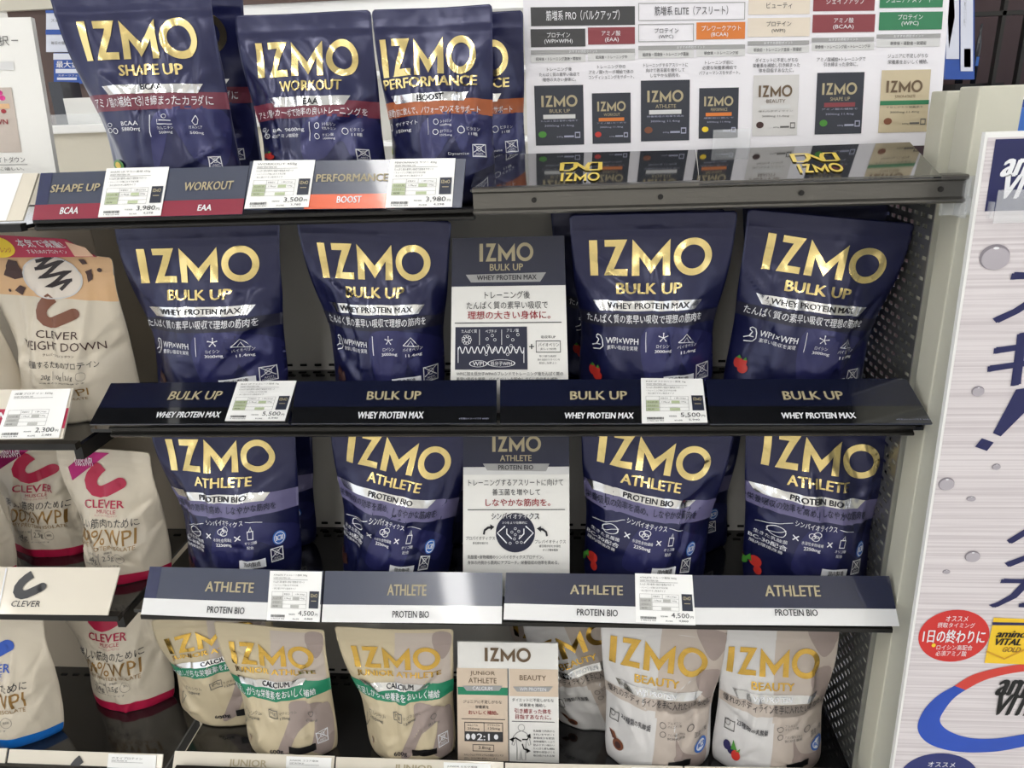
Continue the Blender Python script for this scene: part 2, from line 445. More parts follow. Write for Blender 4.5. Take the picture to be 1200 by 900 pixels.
def soft(P):
    out = []; n = len(P)
    for i in range(n):
        p = [np.array(P[(i+j) % n], float) for j in (-1, 0, 1, 2)]
        for t in np.linspace(0, 1, 6)[:-1]:
            out.append(tuple(.5*(2*p[1]+(p[2]-p[0])*t+(2*p[0]-5*p[1]+4*p[2]-p[3])*t*t+(3*p[1]-p[0]-3*p[2]+p[3])*t**3)))
    return poly(out)
def hband(S, y0, y1, xa, xb, x0=-.12, x1=1.12):
    _, v0 = S.inv((xa+xb)/2, y1); _, v1 = S.inv((xa+xb)/2, y0); return rect((x0, v0, x1, v1))
def recyc(S, b):
    x0, y0, x1, y1 = S.B(*b); f = lambda p, wd: stroke(inbox((x0, y0, x1, y1), p), wd, S.asp)
    w0 = .006
    return [frame((x0, y0, x1, y1), .006, .005), f([(.1, .35), (.9, .95)], w0), f([(.9, .35), (.1, .95)], w0), ring(inbox((x0, y0, x1, y1), [(.3, .42), (.7, .85)])[0]+inbox((x0, y0, x1, y1), [(.3, .42), (.7, .85)])[1], .2, 12),
            T('ANTI', (x0+(x1-x0)*.25, y0+(y1-y0)*.2, x1-(x1-x0)*.25, y0+(y1-y0)*.32)), T('DOPING', (x0+(x1-x0)*.15, y0+(y1-y0)*.07, x1-(x1-x0)*.15, y0+(y1-y0)*.17))]
def star(S, b):
    x0, y0, x1, y1 = S.B(*b); L = []
    for k in range(5):
        a = k*1.2566+.3; L.append(stroke(inbox((x0, y0, x1, y1), [(.5, .5), (.5+.42*math.cos(a), .5+.42*math.sin(a))]), .005, S.asp))
        L.append(disc(tuple(inbox((x0, y0, x1, y1), [(.5+.45*math.cos(a)-.07, .5+.45*math.sin(a)-.07)])[0]+inbox((x0, y0, x1, y1), [(.5+.45*math.cos(a)+.07, .5+.45*math.sin(a)+.07)])[0]), 8))
    return L
def berry(S, b, kind):
    bx = S.B(*b); x0, y0, x1, y1 = bx; q = lambda a, b_, c, d: (x0+(x1-x0)*a, y0+(y1-y0)*b_, x0+(x1-x0)*c, y0+(y1-y0)*d)
    if kind == 'strawberry':
        return [('fruit_picture', M_('berry_red'), 'c', False, [disc(q(.05, .3, .55, .95), 14), disc(q(.35, .05, 1., .6), 14), disc(q(.5, .45, .85, .9), 12)]),
                ('leaf_picture', M_('leaf_green'), 'd', False, [poly(inbox(bx, [(.15, .85), (.3, 1.05), (.45, .85)])), poly(inbox(bx, [(.55, .8), (.7, 1.), (.8, .8)]))])]
    if kind == 'mixed':
        return [('fruit_picture', M_('berry_red'), 'c', False, [disc(q(.45, .4, 1., .95), 14), disc(q(.7, .05, 1.05, .5), 12)]),
                ('leaf_picture', M_('leaf_green'), 'd', False, [disc(q(.05, .3, .45, .7), 10), poly(inbox(bx, [(.3, .6), (.5, .95), (.6, .6)]))]),
                ('berry_picture', M_('chocolate'), 'd', False, [disc(q(.0, .5, .3, .85), 10)])]
    if kind == 'blue':
        return [('fruit_picture', M_('berry_blue'), 'c', False, [disc(q(.0, .4, .4, .95), 12), disc(q(.25, .25, .65, .7), 12)]),
                ('berry_picture', M_('berry_red'), 'd', False, [disc(q(.5, .0, 1., .6), 14)]),
                ('leaf_picture', M_('leaf_green'), 'd', False, [poly(inbox(bx, [(.45, .55), (.55, 1.1), (.8, .6)])), poly(inbox(bx, [(.7, .5), (1., .75), (.95, .5)]))])]
    if kind == 'almond':
        return [('fruit_picture', M_('choc_light'), 'c', False, [disc(q(.3, .0, 1., .6), 16), poly(inbox(bx, [(.0, .95), (.25, .5), (.6, .45), (.35, .85)]))]),
                ('nut_picture', M_('chocolate'), 'd', False, [disc(q(.45, .1, .85, .45), 12), stroke(inbox(bx, [(.1, .85), (.3, .6), (.5, .5)]), .012, S.asp)])]
    if kind == 'lime':
        return [('fruit_picture', M_('leaf_green'), 'c', False, [disc(q(.0, .0, 1., 1.), 14)]), ('slice_picture', M_('yellow'), 'd', False, [disc(q(.2, .2, .8, .8), 12)])]
    if kind == 'cereal':
        return [('fruit_picture', M_('choc_light'), 'c', False, [disc(q(.0, .3, .9, 1.), 14)]), ('bowl_picture', M_('white_film'), 'd', False, [disc(q(.25, .4, .75, .85), 12)]),
                ('berry_picture', M_('crimson'), 'd', False, [disc(q(.35, .5, .55, .7), 8), disc(q(.3, .1, .6, .4), 8)])]
    return [('fruit_picture', M_('chocolate'), 'c', False, [poly(inbox(bx, [(.0, .5), (.3, 1.), (.6, .6), (.25, .2)])), poly(inbox(bx, [(.4, .4), (.8, .7), (1., .2), (.6, .0)])), poly(inbox(bx, [(.05, .15), (.3, .3), (.4, .0)]))])]
def M_(k): return k
def figure(S, pts): return poly(S.P(*pts))
# ------------------------------------------------------------------ setting
def struct(name, V, Fc, m): o = mesh(name, V, Fc, m); o['kind'] = 'structure'; return o
struct('floor', *boxes([(-4, -4.5, -.05, 4, 7, 0)]), 'floor_tile')
struct('ceiling', *boxes([(-4, -4.5, 2.9, 4, 7, 3.0)]), 'ceiling_paint')
struct('wall_back', *boxes([(-4, 7, 0, 4, 7.1, 2.9)]), 'wall_paint')
struct('wall_front', *boxes([(-4, -4.6, 0, 4, -4.5, 2.9)]), 'wall_paint')
k = 0
for ly, ln in ((-3.75, 'by the front wall'), (-2.5, 'over the middle of the aisle'), (-1.25, 'over the aisle near the shelf'), (1.9, 'just behind the shelf unit'), (3.4, 'over the pale wall shelving'), (5.2, 'by the back wall')):
    for lx, lnx in ((-2.92, 'far left'), (-.52, 'near the middle'), (1.88, 'right')):
        r = thing('ceiling_lamp', (lx, ly, 2.84), 'white ceiling tube lamp, %s, %s' % (ln, lnx), 'lamp', 'ceiling tube lamps over the shop floor')
        box('housing', lx-.08, ly-.61, 2.86, lx+.08, ly+.61, 2.9, 'fixture_white', r)
        box('tube', lx-.06, ly-.59, 2.835, lx+.06, ly+.59, 2.86, 'tube_light', r)

# ------------------------------------------------------------------ shelf unit
ZS = [1.406, 1.171, .926, .66]; YB = .215
unit_ = thing('shelf_unit', (0, .1, 0), 'steel shop shelf unit with dark shelves, grey back and slotted side carrying the navy pouches', 'shelf')
box('back_panel', -.462, YB, .1, .468, YB+.01, 1.395, 'back_grey', unit_)
box('plinth', -.462, .03, 0, .468, YB+.01, .1, 'steel_dark', unit_)
SHL = ['dark steel top shelf with a grey screwed front rail at its right half', 'black second shelf from the top carrying gold-lettered navy pouches', 'black third shelf carrying navy pouches with lilac bands', 'glossy black bottom shelf carrying cream, white and mauve pouches']
rails = []
for i, z in enumerate(ZS):
    dsh = thing('display_shelf', (0, .1, z-.006), SHL[i], 'shelf')
    sh = box('shelf_board', -.458, .012, z-.004, .456, YB-.0003, z, 'shelf_black' if i else 'steel_dark', dsh); rails.append(dsh)
    L = []
    for row in range(2):
        for kx in range(44): x = -.44+kx*.02+row*.01; L.append((x, YB-.012-row*.014, z+.0002, x+.010, YB-.008-row*.014, z+.0008))
    o = mesh('slot_row', *boxes(L), 'slot_black', sh); o['kind'] = 'stuff'
    L = [(x, YB-.002, z+.006, x+.009, YB-.0005, z+.009) for x in np.arange(-.44, .44, .02)]
    o = mesh('slot_row', *boxes(L), 'slot_black', sh); o['kind'] = 'stuff'
def rail(par, x0, x1, z0, z1, m, y0=-.004, y1=.012):
    # rolled steel front rail with a lip at the top and bottom
    prof = [(y1, z0), (y0+.003, z0), (y0, z0+.002), (y0, z0+.004), (y0+.004, z0+.006), (y0+.004, z1-.006), (y0, z1-.004), (y0, z1-.001), (y0+.002, z1), (y1, z1)]
    V = [(x, y, z) for x in (x0, x1) for y, z in prof]; n = len(prof)
    Fc = [(i, (i+1) % n, n+(i+1) % n, n+i) for i in range(n)]+[tuple(range(n))[::-1], tuple(range(n, 2*n))]
    return mesh('front_rail', V, Fc, m, par)
rail(rails[0], -.455, -.004, 1.397, 1.409, 'steel_black')
r1 = rail(rails[0], -.004, .452, 1.402, 1.428, 'steel_rail', -.006)
for x in (.055, .175, .305, .43):
    a = np.linspace(0, 2*math.pi, 13)[:-1]; zc = 1.415
    V = [(x+.0026*math.cos(t), y, zc+.0026*math.sin(t)) for y in (-.0035, -.0012) for t in a]
    Fc = [tuple(range(12))]+[(i, (i+1) % 12, 12+(i+1) % 12, 12+i) for i in range(12)]
    mesh('screw', V, Fc, 'steel_black', r1)
rail(rails[1], -.425, .44, 1.1665, 1.180, 'steel_dark')
rail(rails[2], -.44, .45, .922, .930, 'steel_dark')
rail(rails[3], -.45, .45, .655, .675, 'steel_dark')
# slotted side panel (real holes) on the right, and the plain one on the left
def perforated(x, z0, z1, y0, y1):
    cw, ch = .0165, .0105; V = []; Fc = []
    nz = int((z1-z0)/ch)
    for j in range(nz):
        za, zb = z0+j*ch, z0+(j+1)*ch; off = (j % 2)*cw/2
        ys = [y0]+[y0+off+k*cw for k in range(int((y1-y0)/cw)+1) if y0+off+k*cw > y0+1e-4 and y0+off+k*cw < y1-1e-4]+[y1]
        for a, b in zip(ys[:-1], ys[1:]):
            full = b-a > cw*.9; k = len(V)
            if not full:
                V += [(x, a, za), (x, b, za), (x, b, zb), (x, a, zb)]; Fc.append((k, k+1, k+2, k+3)); continue
            m_ = .0033; mz = .0032
            V += [(x, a, za), (x, b, za), (x, b, zb), (x, a, zb), (x, a+m_, za+mz), (x, b-m_, za+mz), (x, b-m_, zb-mz), (x, a+m_, zb-mz)]
            Fc += [(k, k+1, k+5, k+4), (k+1, k+2, k+6, k+5), (k+2, k+3, k+7, k+6), (k+3, k, k+4, k+7)]
    o = mesh('side_panel', V, Fc, 'steel_grey', unit_); s_ = o.modifiers.new('s', 'SOLIDIFY'); s_.thickness = .001
    return o
perforated(.452, .662, 1.40, .05, YB)
# cream uprights
up = thing('upright_post', (.475, .05, 0), 'scuffed cream steel upright at the right end of the shelf unit', 'post')
box('post', .457, .012, 0, .497, .05, 1.503, 'upright_cream', up, .0015)
box('rear_post', .457, .075, 0, .485, .11, 1.50, 'upright_cream', up, .0015)
L = [(.4985, .02, z, .4995, .024, z+.02) for z in np.arange(.2, 1.45, .05)]
o = mesh('slot_row', *boxes(L), 'slot_black', up); o['kind'] = 'stuff'
# left neighbour unit
lu = thing('shelf_unit', (-.8, .1, 0), 'neighbouring shelf unit at the left edge holding the ivory pouches', 'shelf')
box('back_panel', -1.4, YB, .1, -.47, YB+.01, 1.395, 'back_beige', lu)
box('plinth', -1.4, .03, 0, -.47, YB+.01, .1, 'steel_dark', lu)
box('rear_upright', -.474, YB-.012, .1, -.464, YB, 1.38, 'steel_black', lu)
ZL = [1.402, 1.155, .921, .66]
LHL = ['top left black shelf of the neighbouring unit, under the blank white sign', 'left black shelf under the peach topped pouch', 'left black shelf under the two ivory pouches with red hook marks', 'glossy black left bottom shelf under the ivory pouches']
for z, lb_ in zip(ZL, LHL):
    lsh = thing('display_shelf', (-.9, .1, z-.006), lb_, 'shelf')
    sh = box('shelf_board', -1.4, .012, z-.004, -.474, YB-.0003, z, 'shelf_black', lsh)
    L = [(x, YB-.02, z+.0002, x+.010, YB-.016, z+.0008) for x in np.arange(-.9, -.49, .02)]
    o = mesh('slot_row', *boxes(L), 'slot_black', sh); o['kind'] = 'stuff'
    box('front_rail', -1.4, .002, z-.006, -.474, .012, z+.002, 'steel_black', lsh)
    if z < 1.3: box('bracket', -.484, .012, z-.022, -.474, .12, z-.004, 'steel_black', lsh)

# ------------------------------------------------------------------ shelf strips
def strip(px, Yt, label, m, bands, group=None, ztop=None, name='shelf_sign'):
    TL, TR, BR, BL = px
    S = Quad(atY(*BL, -.006), atY(*BR, -.006), atY(*TR, Yt), atY(*TL, Yt))
    c = S.c[0]; root = thing(name, ((S.c[0][0]+S.c[1][0])/2, .0, min(S.c[0][2], S.c[1][2])), label, 'sign', group)
    slab(S, root, 'panel', m, .0022)
    for nm, mt, b, off in bands: put(S, root, nm, mt, rect(b), off)
    return S, root
def lettering(S, root, s, px, m, bold=.03, shear=0., name='lettering', off=.0009):
    return put(S, root, name, m, T(s, S.B(*px), bold, shear), off)
Y1 = .014; Y2 = .045; Y3 = .03
# top shelf, left half
S, r = strip([(48, 203), (292, 194), (284, 251), (38, 258)], Y1, 'slate blue shelf sign with a dark red foot, left end of the top shelf', 'strip_slate',
             [('colour_band', 'strip_crimson', (0, 0, 1, .32), .0004), ('edge_band', 'strip_edge', (0, .32, .06, 1), .0004)])
lettering(S, r, 'SHAPE UP', (60, 216, 118, 225), 'bronze_ink', .03, .12); lettering(S, r, 'BCAA', (71, 243, 93, 251), 'white_ink', .03, .12)
lettering(S, r, 'WORKOUT', (216, 213, 274, 223), 'bronze_ink', .03, .12); lettering(S, r, 'EAA', (232, 240, 249, 247), 'white_ink', .03, .12)
S1a = S
S, r = strip([(293, 189), (546, 186), (541, 243), (286, 246)], Y1, 'slate blue shelf sign with an orange foot, middle of the top shelf', 'strip_slate',
             [('colour_band', 'strip_orange', (.28, 0, .7, .3), .0004)])
lettering(S, r, 'PERFORMANCE', (371, 204, 455, 213), 'bronze_ink', .03); lettering(S, r, 'BOOST', (395, 230, 424, 238), 'white_ink', .03)
S1b = S
# second shelf
gs = 'navy shelf signs with gold and white wording on the second shelf'
def strip2(px, label, t1, t2, sh=0., tiny=None):
    S, r = strip(px, Y2, label, 'strip_navy', [('lower_band', 'gloss_black', (0, 0, 1, .38), .0003)], gs)
    lettering(S, r, 'BULK UP', t1, 'bronze_ink', .03, sh); lettering(S, r, 'WHEY PROTEIN MAX', t2, 'white_ink', .04, .15)
    if tiny: lettering(S, r, '※写真はイメージです WHEY', tiny, 'dim_ink', .0)
    return S
S2a = strip2([(130, 449), (346, 447), (338, 496), (105, 497)], 'navy shelf sign sticking out at the left end of the second shelf', (198, 459, 261, 469), (183, 483, 259, 490), .15)
S2b = strip2([(347, 447), (582, 445), (582, 496), (341, 496)], 'second navy shelf sign from the left on the second shelf, no price card', (430, 459, 494, 469), (419, 483, 497, 491), .05, (538, 490, 573, 492))
S2c = strip2([(586, 445), (825, 444), (829, 496), (586, 496)], 'navy shelf sign right of centre on the second shelf, with price card', (668, 459, 735, 469), (661, 484, 743, 491), 0)
S2d = strip2([(827, 444), (1062, 444), (1093, 496), (832, 497)], 'navy shelf sign at the right end of the second shelf', (917, 459, 988, 469), (915, 484, 1003, 491), 0, (1050, 491, 1090, 493))
# third shelf
gs3 = 'slate shelf signs with a white foot on the third shelf'
def strip3(px, label, m, t1, t2, edge=False):
    S, r = strip(px, Y3, label, m, [('white_band', 'strip_white', (0, 0, 1, .34), .0004)]+([('edge_band', 'strip_edge', (0, .34, .07, 1), .0004)] if edge else []), gs3)
    lettering(S, r, 'ATHLETE', t1, 'bronze_ink', .03); lettering(S, r, 'PROTEIN BIO', t2, 'dark_ink', .02); return S
S3a = strip3([(176, 664), (379, 669), (375, 729), (165, 720)], 'slate shelf sign with white foot at the left end of the third shelf', 'strip_slate', (241, 682, 298, 694), (243, 711, 287, 719), True)
S3b = strip3([(381, 669), (589, 671), (588, 731), (377, 729)], 'slate shelf sign with white foot, no price card, third shelf', 'strip_slate', (454, 685, 500, 698), (460, 716, 503, 724))
S3c = strip3([(593, 671), (813, 674), (815, 733), (590, 726)], 'dark shelf sign with white foot and price card, right of centre, third shelf', 'strip_slate_navy', (668, 686, 730, 697), (676, 714, 724, 722))
S3d = strip3([(811, 674), (1042, 675), (1054, 734), (815, 732)], 'dark navy shelf sign with white foot, right end of the third shelf', 'strip_slate_navy', (896, 686, 961, 699), (908, 714, 958, 722))
# bottom shelf strips
def strip4(px, label, cat_t, t1, m='strip_cream'):
    S, r = strip(px, Y3, label, m, [], 'cream shelf signs on the bottom shelf')
    if cat_t: lettering(S, r, cat_t, t1, 'bronze_ink', .02)
    return S
S4a = strip4([(205, 880), (392, 886), (388, 942), (197, 934)], 'cream shelf sign under the two left cream pouches, cut off by the photo', 'JUNIOR', (268, 890, 313, 901))
S4b = strip4([(394, 887), (590, 893), (590, 950), (390, 943)], 'cream shelf sign under the lone cream pouch and the beige card', 'JUNIOR', (462, 896, 508, 907))
S4c = strip4([(592, 894), (800, 898), (806, 956), (592, 950)], 'cream shelf sign at the bottom edge below the white pouches, left piece', None, None)
S4d = strip4([(802, 898), (1000, 901), (1010, 962), (808, 956)], 'cream shelf sign at the bottom edge below the white pouches, right piece', None, None)
# left unit strips
def stripL(px, Yt, label, bands): return strip(px, Yt, label, 'strip_cream', bands)
SL1, r = stripL([(-130, 207), (45, 203), (26, 258), (-160, 264)], .02, 'blank white shelf sign at the top left edge of the photo', [('card_face', 'card_bright', (0, 0, .9, 1), .0004)])
SL2, r = stripL([(-130, 459), (86, 455), (73, 514), (-160, 517)], .03, 'white shelf sign with a magenta foot, left edge beside the second shelf', [('colour_band', 'crimson', (0, .2, 1, .6), .0004)])
lettering(SL2, r, 'WEIGHT DOWN', (-90, 484, 8, 494), 'white_ink', .03)
SL3, r = stripL([(-130, 664), (141, 665), (126, 721), (-160, 718)], .03, 'cream shelf sign with a grey hook mark, left edge beside the third shelf', [])
put(SL3, r, 'hook_mark', 'hdr_dark', crescent(SL3.B(17, 673, 54, 702), .2), .001); lettering(SL3, r, 'CLEVER', (14, 704, 48, 711), 'dark_ink', .0)
put(SL3, r, 'seam', 'white_ink', stroke(SL3.P((8, 666), (-2, 718)), .006), .0008)
SL4, r = stripL([(11, 878), (191, 884), (186, 940), (2, 934)], .03, 'cream shelf sign with a grey hook mark at the bottom left', [])
put(SL4, r, 'hook_mark', 'hdr_dark', crescent(SL4.B(80, 889, 112, 918), .2), .001)
SL5, r = stripL([(-130, 875), (8, 877), (0, 934), (-150, 930)], .03, 'white shelf sign with a magenta spot in the bottom left corner', [('colour_band', 'crimson', (0, .0, 1, .55), .0004)])

# price cards
def price(S, px, num, sub_, label, thumb='thumb_navy', head='POWDER 1kg', hl='table_green', body=True):
    q = sub(S, px); c = q.c; root = thing('price_card', tuple((c[0]+c[1])/2), label, 'price card', 'price cards on the shelf signs')
    slab(q, root, 'card', 'card_bright', .0006)
    L = [T(head, (.08, .89, .72, .94), .0), T('WHEY PROTEIN 100', (.08, .84, .4, .87), 0)]
    if body: L += [T('たんぱく質の素早い吸収で筋肉をサポート', (.08, .755, .68, .80), .0), T('・トレーニング後におすすめの味', (.08, .69, .56, .73), .0), T('・水に溶けやすい粉末タイプ', (.08, .625, .52, .665), .0)]
    put(q, root, 'fine_print', 'grey_ink', L, .0006)
    put(q, root, 'rule', 'grey_ink', [rect((.08, .822, .74, .828))]+[frame((.07, .25, .74, .58), .004, .004)]+[rect((.07, y, .74, y+.004)) for y in (.33, .41, .49)]+[rect((.28, .25, .284, .58)), rect((.46, .49, .464, .58))], .0007)
    put(q, root, 'table_cells', hl, [rect((.075, .255, .275, .325)), rect((.075, .335, .275, .405)), rect((.075, .415, .275, .485)), rect((.47, .42, .6, .48)), rect((.44, .26, .6, .32))], .0005)
    put(q, root, 'table_print', 'grey_ink', [T('エネルギー', (.1, .35, .25, .385), 0), T('たんぱく質', (.1, .43, .25, .465), 0), T('脂質', (.1, .275, .2, .305), 0), T('栄養成分', (.3, .515, .42, .55), 0), T('1食(30g)', (.52, .515, .7, .55), 0), T('119kcal', (.32, .43, .44, .465), 0), T('100g', (.62, .43, .7, .465), 0)], .0008)
    if thumb:
        put(q, root, 'product_picture', thumb, rect((.79, .26, .97, .6)), .0006)
        put(q, root, 'picture_print', 'bronze_ink', [logo((.815, .48, .945, .55)), rect((.83, .4, .93, .415))], .0009)
    put(q, root, 'price_lettering', 'dark_ink', [T(num, (.6, .1, .9, .21), .0), T('円', (.92, .11, .97, .16), 0), T('税抜価格', (.42, .12, .54, .15), .0), T('税込価格', (.5, .03, .62, .06), 0), T(sub_, (.72, .03, .88, .075), 0)], .0007)
    bars = []; x = .08; rnd = random.Random(num)
    while x < .34: w_ = rnd.choice((.004, .008)); bars.append(rect((x, .07, x+w_, .12))); x += w_+rnd.choice((.004, .007))
    put(q, root, 'barcode', 'dark_ink', bars+[T('4 902123 456789'[:12], (.08, .03, .34, .055), 0)], .0007)
price(S1a, [(126, 198), (199, 196), (189, 253), (116, 255)], '3,980', '4,298', 'white price card reading 3,980, the leftmost on the top shelf', head='SHAPE UP サワー風味 450g')
price(S1b, [(298, 189), (370, 188), (362, 243), (287, 245)], '3,500', '3,780', 'white price card reading 3,500 on the top shelf', head='WORKOUT 450g')
price(S1b, [(458, 187), (534, 186), (530, 243), (452, 244)], '3,980', '4,298', 'white price card reading 3,980 beside the orange sign foot', head='PERFORMANCE サワー 450g')
price(S2a, [(279, 448), (348, 447), (334, 494), (264, 494)], '5,500', '5,940', 'white price card reading 5,500, the left one on the second shelf', head='BULK UP チョコレート風味 1kg')
price(S2c, [(751, 444), (823, 445), (829, 496), (752, 497)], '5,500', '5,940', 'white price card reading 5,500, the right one on the second shelf', head='BULK UP ストロベリー風味 1kg')
price(S3a, [(317, 669), (378, 670), (374, 729), (313, 727)], '4,500', '4,860', 'white price card reading 4,500, the left one on the third shelf', 'thumb_navy', 'ATHLETE チョコレート風味 900g', 'table_grey')
price(S3c, [(744, 672), (811, 674), (815, 732), (745, 729)], '4,500', '4,860', 'white price card reading 4,500, the right one on the third shelf', 'thumb_navy', 'ATHLETE フルーツ風味 900g', 'table_grey')
price(SL2, [(15, 458), (84, 456), (70, 513), (-4, 515)], '2,300', '2,484', 'white price card reading 2,300 on the magenta and white sign', None, '減量プロテイン 500g', 'table_grey', False)
price(SL4, [(128, 883), (184, 885), (180, 939), (122, 937)], '3,800', '4,104', 'white price card on the bottom left cream sign', None, 'ホエイプロテイン', 'table_grey', False)
price(S4a, [(336, 886), (389, 888), (385, 941), (334, 940)], '3,980', '4,298', 'white price card on the bottom sign under the left cream pouches', None, 'JUNIOR ココア風味', 'table_grey', False)
price(S4b, [(520, 893), (575, 895), (576, 949), (521, 948)], '3,980', '4,298', 'white price card on the bottom sign under the beige card', None, 'JUNIOR ミルク風味', 'table_grey', False)
price(S4c, [(740, 899), (795, 900), (799, 954), (742, 953)], '4,300', '4,644', 'white price card on the bottom sign under the white pouches', None, 'BEAUTY カフェ風味', 'table_grey', False)

# ------------------------------------------------------------------ glossy top panels
def emblem(S, root, b):
    x0, y0, x1, y1 = S.B(*b); a = S.asp
    f = lambda p: stroke(inbox((x0, y0, x1, y1), p), .018, a)
    L = [f([(.03, .5), (.03, .97), (.28, .97), (.97, .5)]), f([(.97, .5), (.97, .97), (.72, .97)]), f([(.03, .55), (.3, .55), (.75, .97), (.97, .97)]), f([(.7, .55), (.97, .55)])]
    L = [stroke(inbox((x0, y0, x1, y1), p), .02, a) for p in ([(.02, .98), (.02, .56), (.25, .56)], [(.02, .96), (.36, .96), (.66, .56), (.98, .56)], [(.98, .56), (.98, .96), (.72, .96)], [(.36, .96), (.36, .72), (.25, .56)], [(.66, .56), (.66, .8), (.72, .96)])]
    put(S, root, 'emblem', 'yellow_gold', L+[logo((x0+(x1-x0)*.02, y0, x0+(x1-x0)*.98, y0+(y1-y0)*.42))], .001)
def gloss(px, Ys, label):
    TL, TR, BR, BL = px
    S = Quad(atY(*BL, Ys), atY(*BR, Ys), atY(*TR, .105), atY(*TL, .105))
    root = thing('glossy_sign', tuple((S.c[0]+S.c[1])/2), label, 'sign', 'glossy black signs on the top shelf'); slab(S, root, 'panel', 'gloss_black', .002); return S, root
SG1, r = gloss([(562, 182), (815, 175), (820, 218), (551, 222)], -.004, 'glossy black sign with a yellow emblem, left one below the product chart')
emblem(SG1, r, (657, 191, 704, 213))
SG2, r = gloss([(816, 175), (1066, 167), (1104, 206), (820, 216)], -.007, 'glossy black sign with yellow emblem and folded clear corner, below the product chart')
emblem(SG2, r, (931, 180, 985, 203))
e0, e1 = SG2.c[2], SG2.c[1]
mesh('folded_corner', [e0, e1, (e1[0]+.004, e1[1]+.01, e1[2]-.018), (e0[0]+.02, e0[1], e0[2]-.02), e0+[.0, .0015, 0], e1+[0, .0015, 0], (e1[0]+.005, e1[1]+.0115, e1[2]-.018), (e0[0]+.021, e0[1]+.0015, e0[2]-.02)], BOXF, 'clear_plastic', r)

# ------------------------------------------------------------------ product chart board
YBD = .125
SB = Quad(atY(619, 183, YBD), atY(1099.5, 170, YBD), atY(1117, -60, YBD+.012), atY(611, -58, YBD+.012))
rb = thing('product_chart', tuple((SB.c[0]+SB.c[1])/2), 'large white chart board comparing seven products, standing on the right half of the top shelf', 'board')
slab(SB, rb, 'board', 'board_white', .004)
B = SB.B
def cells(m, L, fr=False): [put(SB, rb, 'chart_cell' if not fr else 'cell_outline', m, frame(B(*b), .0018, .004) if fr else rect(B(*b)), .0006) for b in L]
def btxt(m, L, name='chart_print', bold=.012, off=.001): [put(SB, rb, name, m, T(s, B(*b), bold), off) for s, b in L]
cells('hdr_dark', [(622, 8, 744, 30), (622, 34, 686, 55)])
cells('hdr_maroon', [(689, 32, 744, 52), (953, -10, 1025, 13), (952, 17, 1025, 38)])
cells('hdr_orange', [(816, 26, 873, 46)])
cells('hdr_beige', [(877, -4, 949, 17), (876, 21, 949, 43)])
cells('hdr_green', [(1031, -12, 1105, 9), (1030, 14, 1104, 35)])
cells('bar_grey', [(748, 3, 873, 24), (748, 28, 813, 49)], True)
cells('bar_grey', [(622, 58, 744, 63), (748, 53, 873, 58), (876, 48, 948, 53), (951, 44, 1024, 49), (1027, 40, 1102, 45)])
cells('bar_light', [(622, 64, 686, 73), (689, 62, 744, 71), (748, 59, 813, 68), (816, 58, 873, 66), (876, 54, 948, 62), (951, 50, 1024, 59), (1027, 46, 1101, 55)])
btxt('white_ink', [('筋増系 PRO（バルクアップ）', (640, 12, 726, 24)), ('プロテイン', (641, 38, 668, 44)), ('(WPI×WPH)', (638, 46, 671, 52)), ('アミノ酸', (705, 36, 727, 42)), ('(EAA)', (709, 44, 725, 50)),
     ('プレワークアウト', (822, 30, 868, 36)), ('(BCAA)', (833, 38, 853, 44)), ('シェイプアップ', (968, -2, 1013, 5)), ('アミノ酸', (977, 21, 1000, 27)), ('(BCAA)', (976, 29, 1000, 35)), ('ジュニアアスリート', (1038, -4, 1092, 3)), ('プロテイン', (1052, 17, 1081, 23)), ('(WPC)', (1056, 25, 1076, 31)),
     ('おすすめ摂取ポイント', (667, 58.7, 700, 62)), ('おすすめ摂取ポイント', (793, 53.7, 826, 57)), ('おすすめ摂取ポイント', (895, 48.7, 929, 52)), ('おすすめ摂取ポイント', (971, 44.7, 1005, 48)), ('おすすめ摂取ポイント', (1047, 40.7, 1082, 44))])
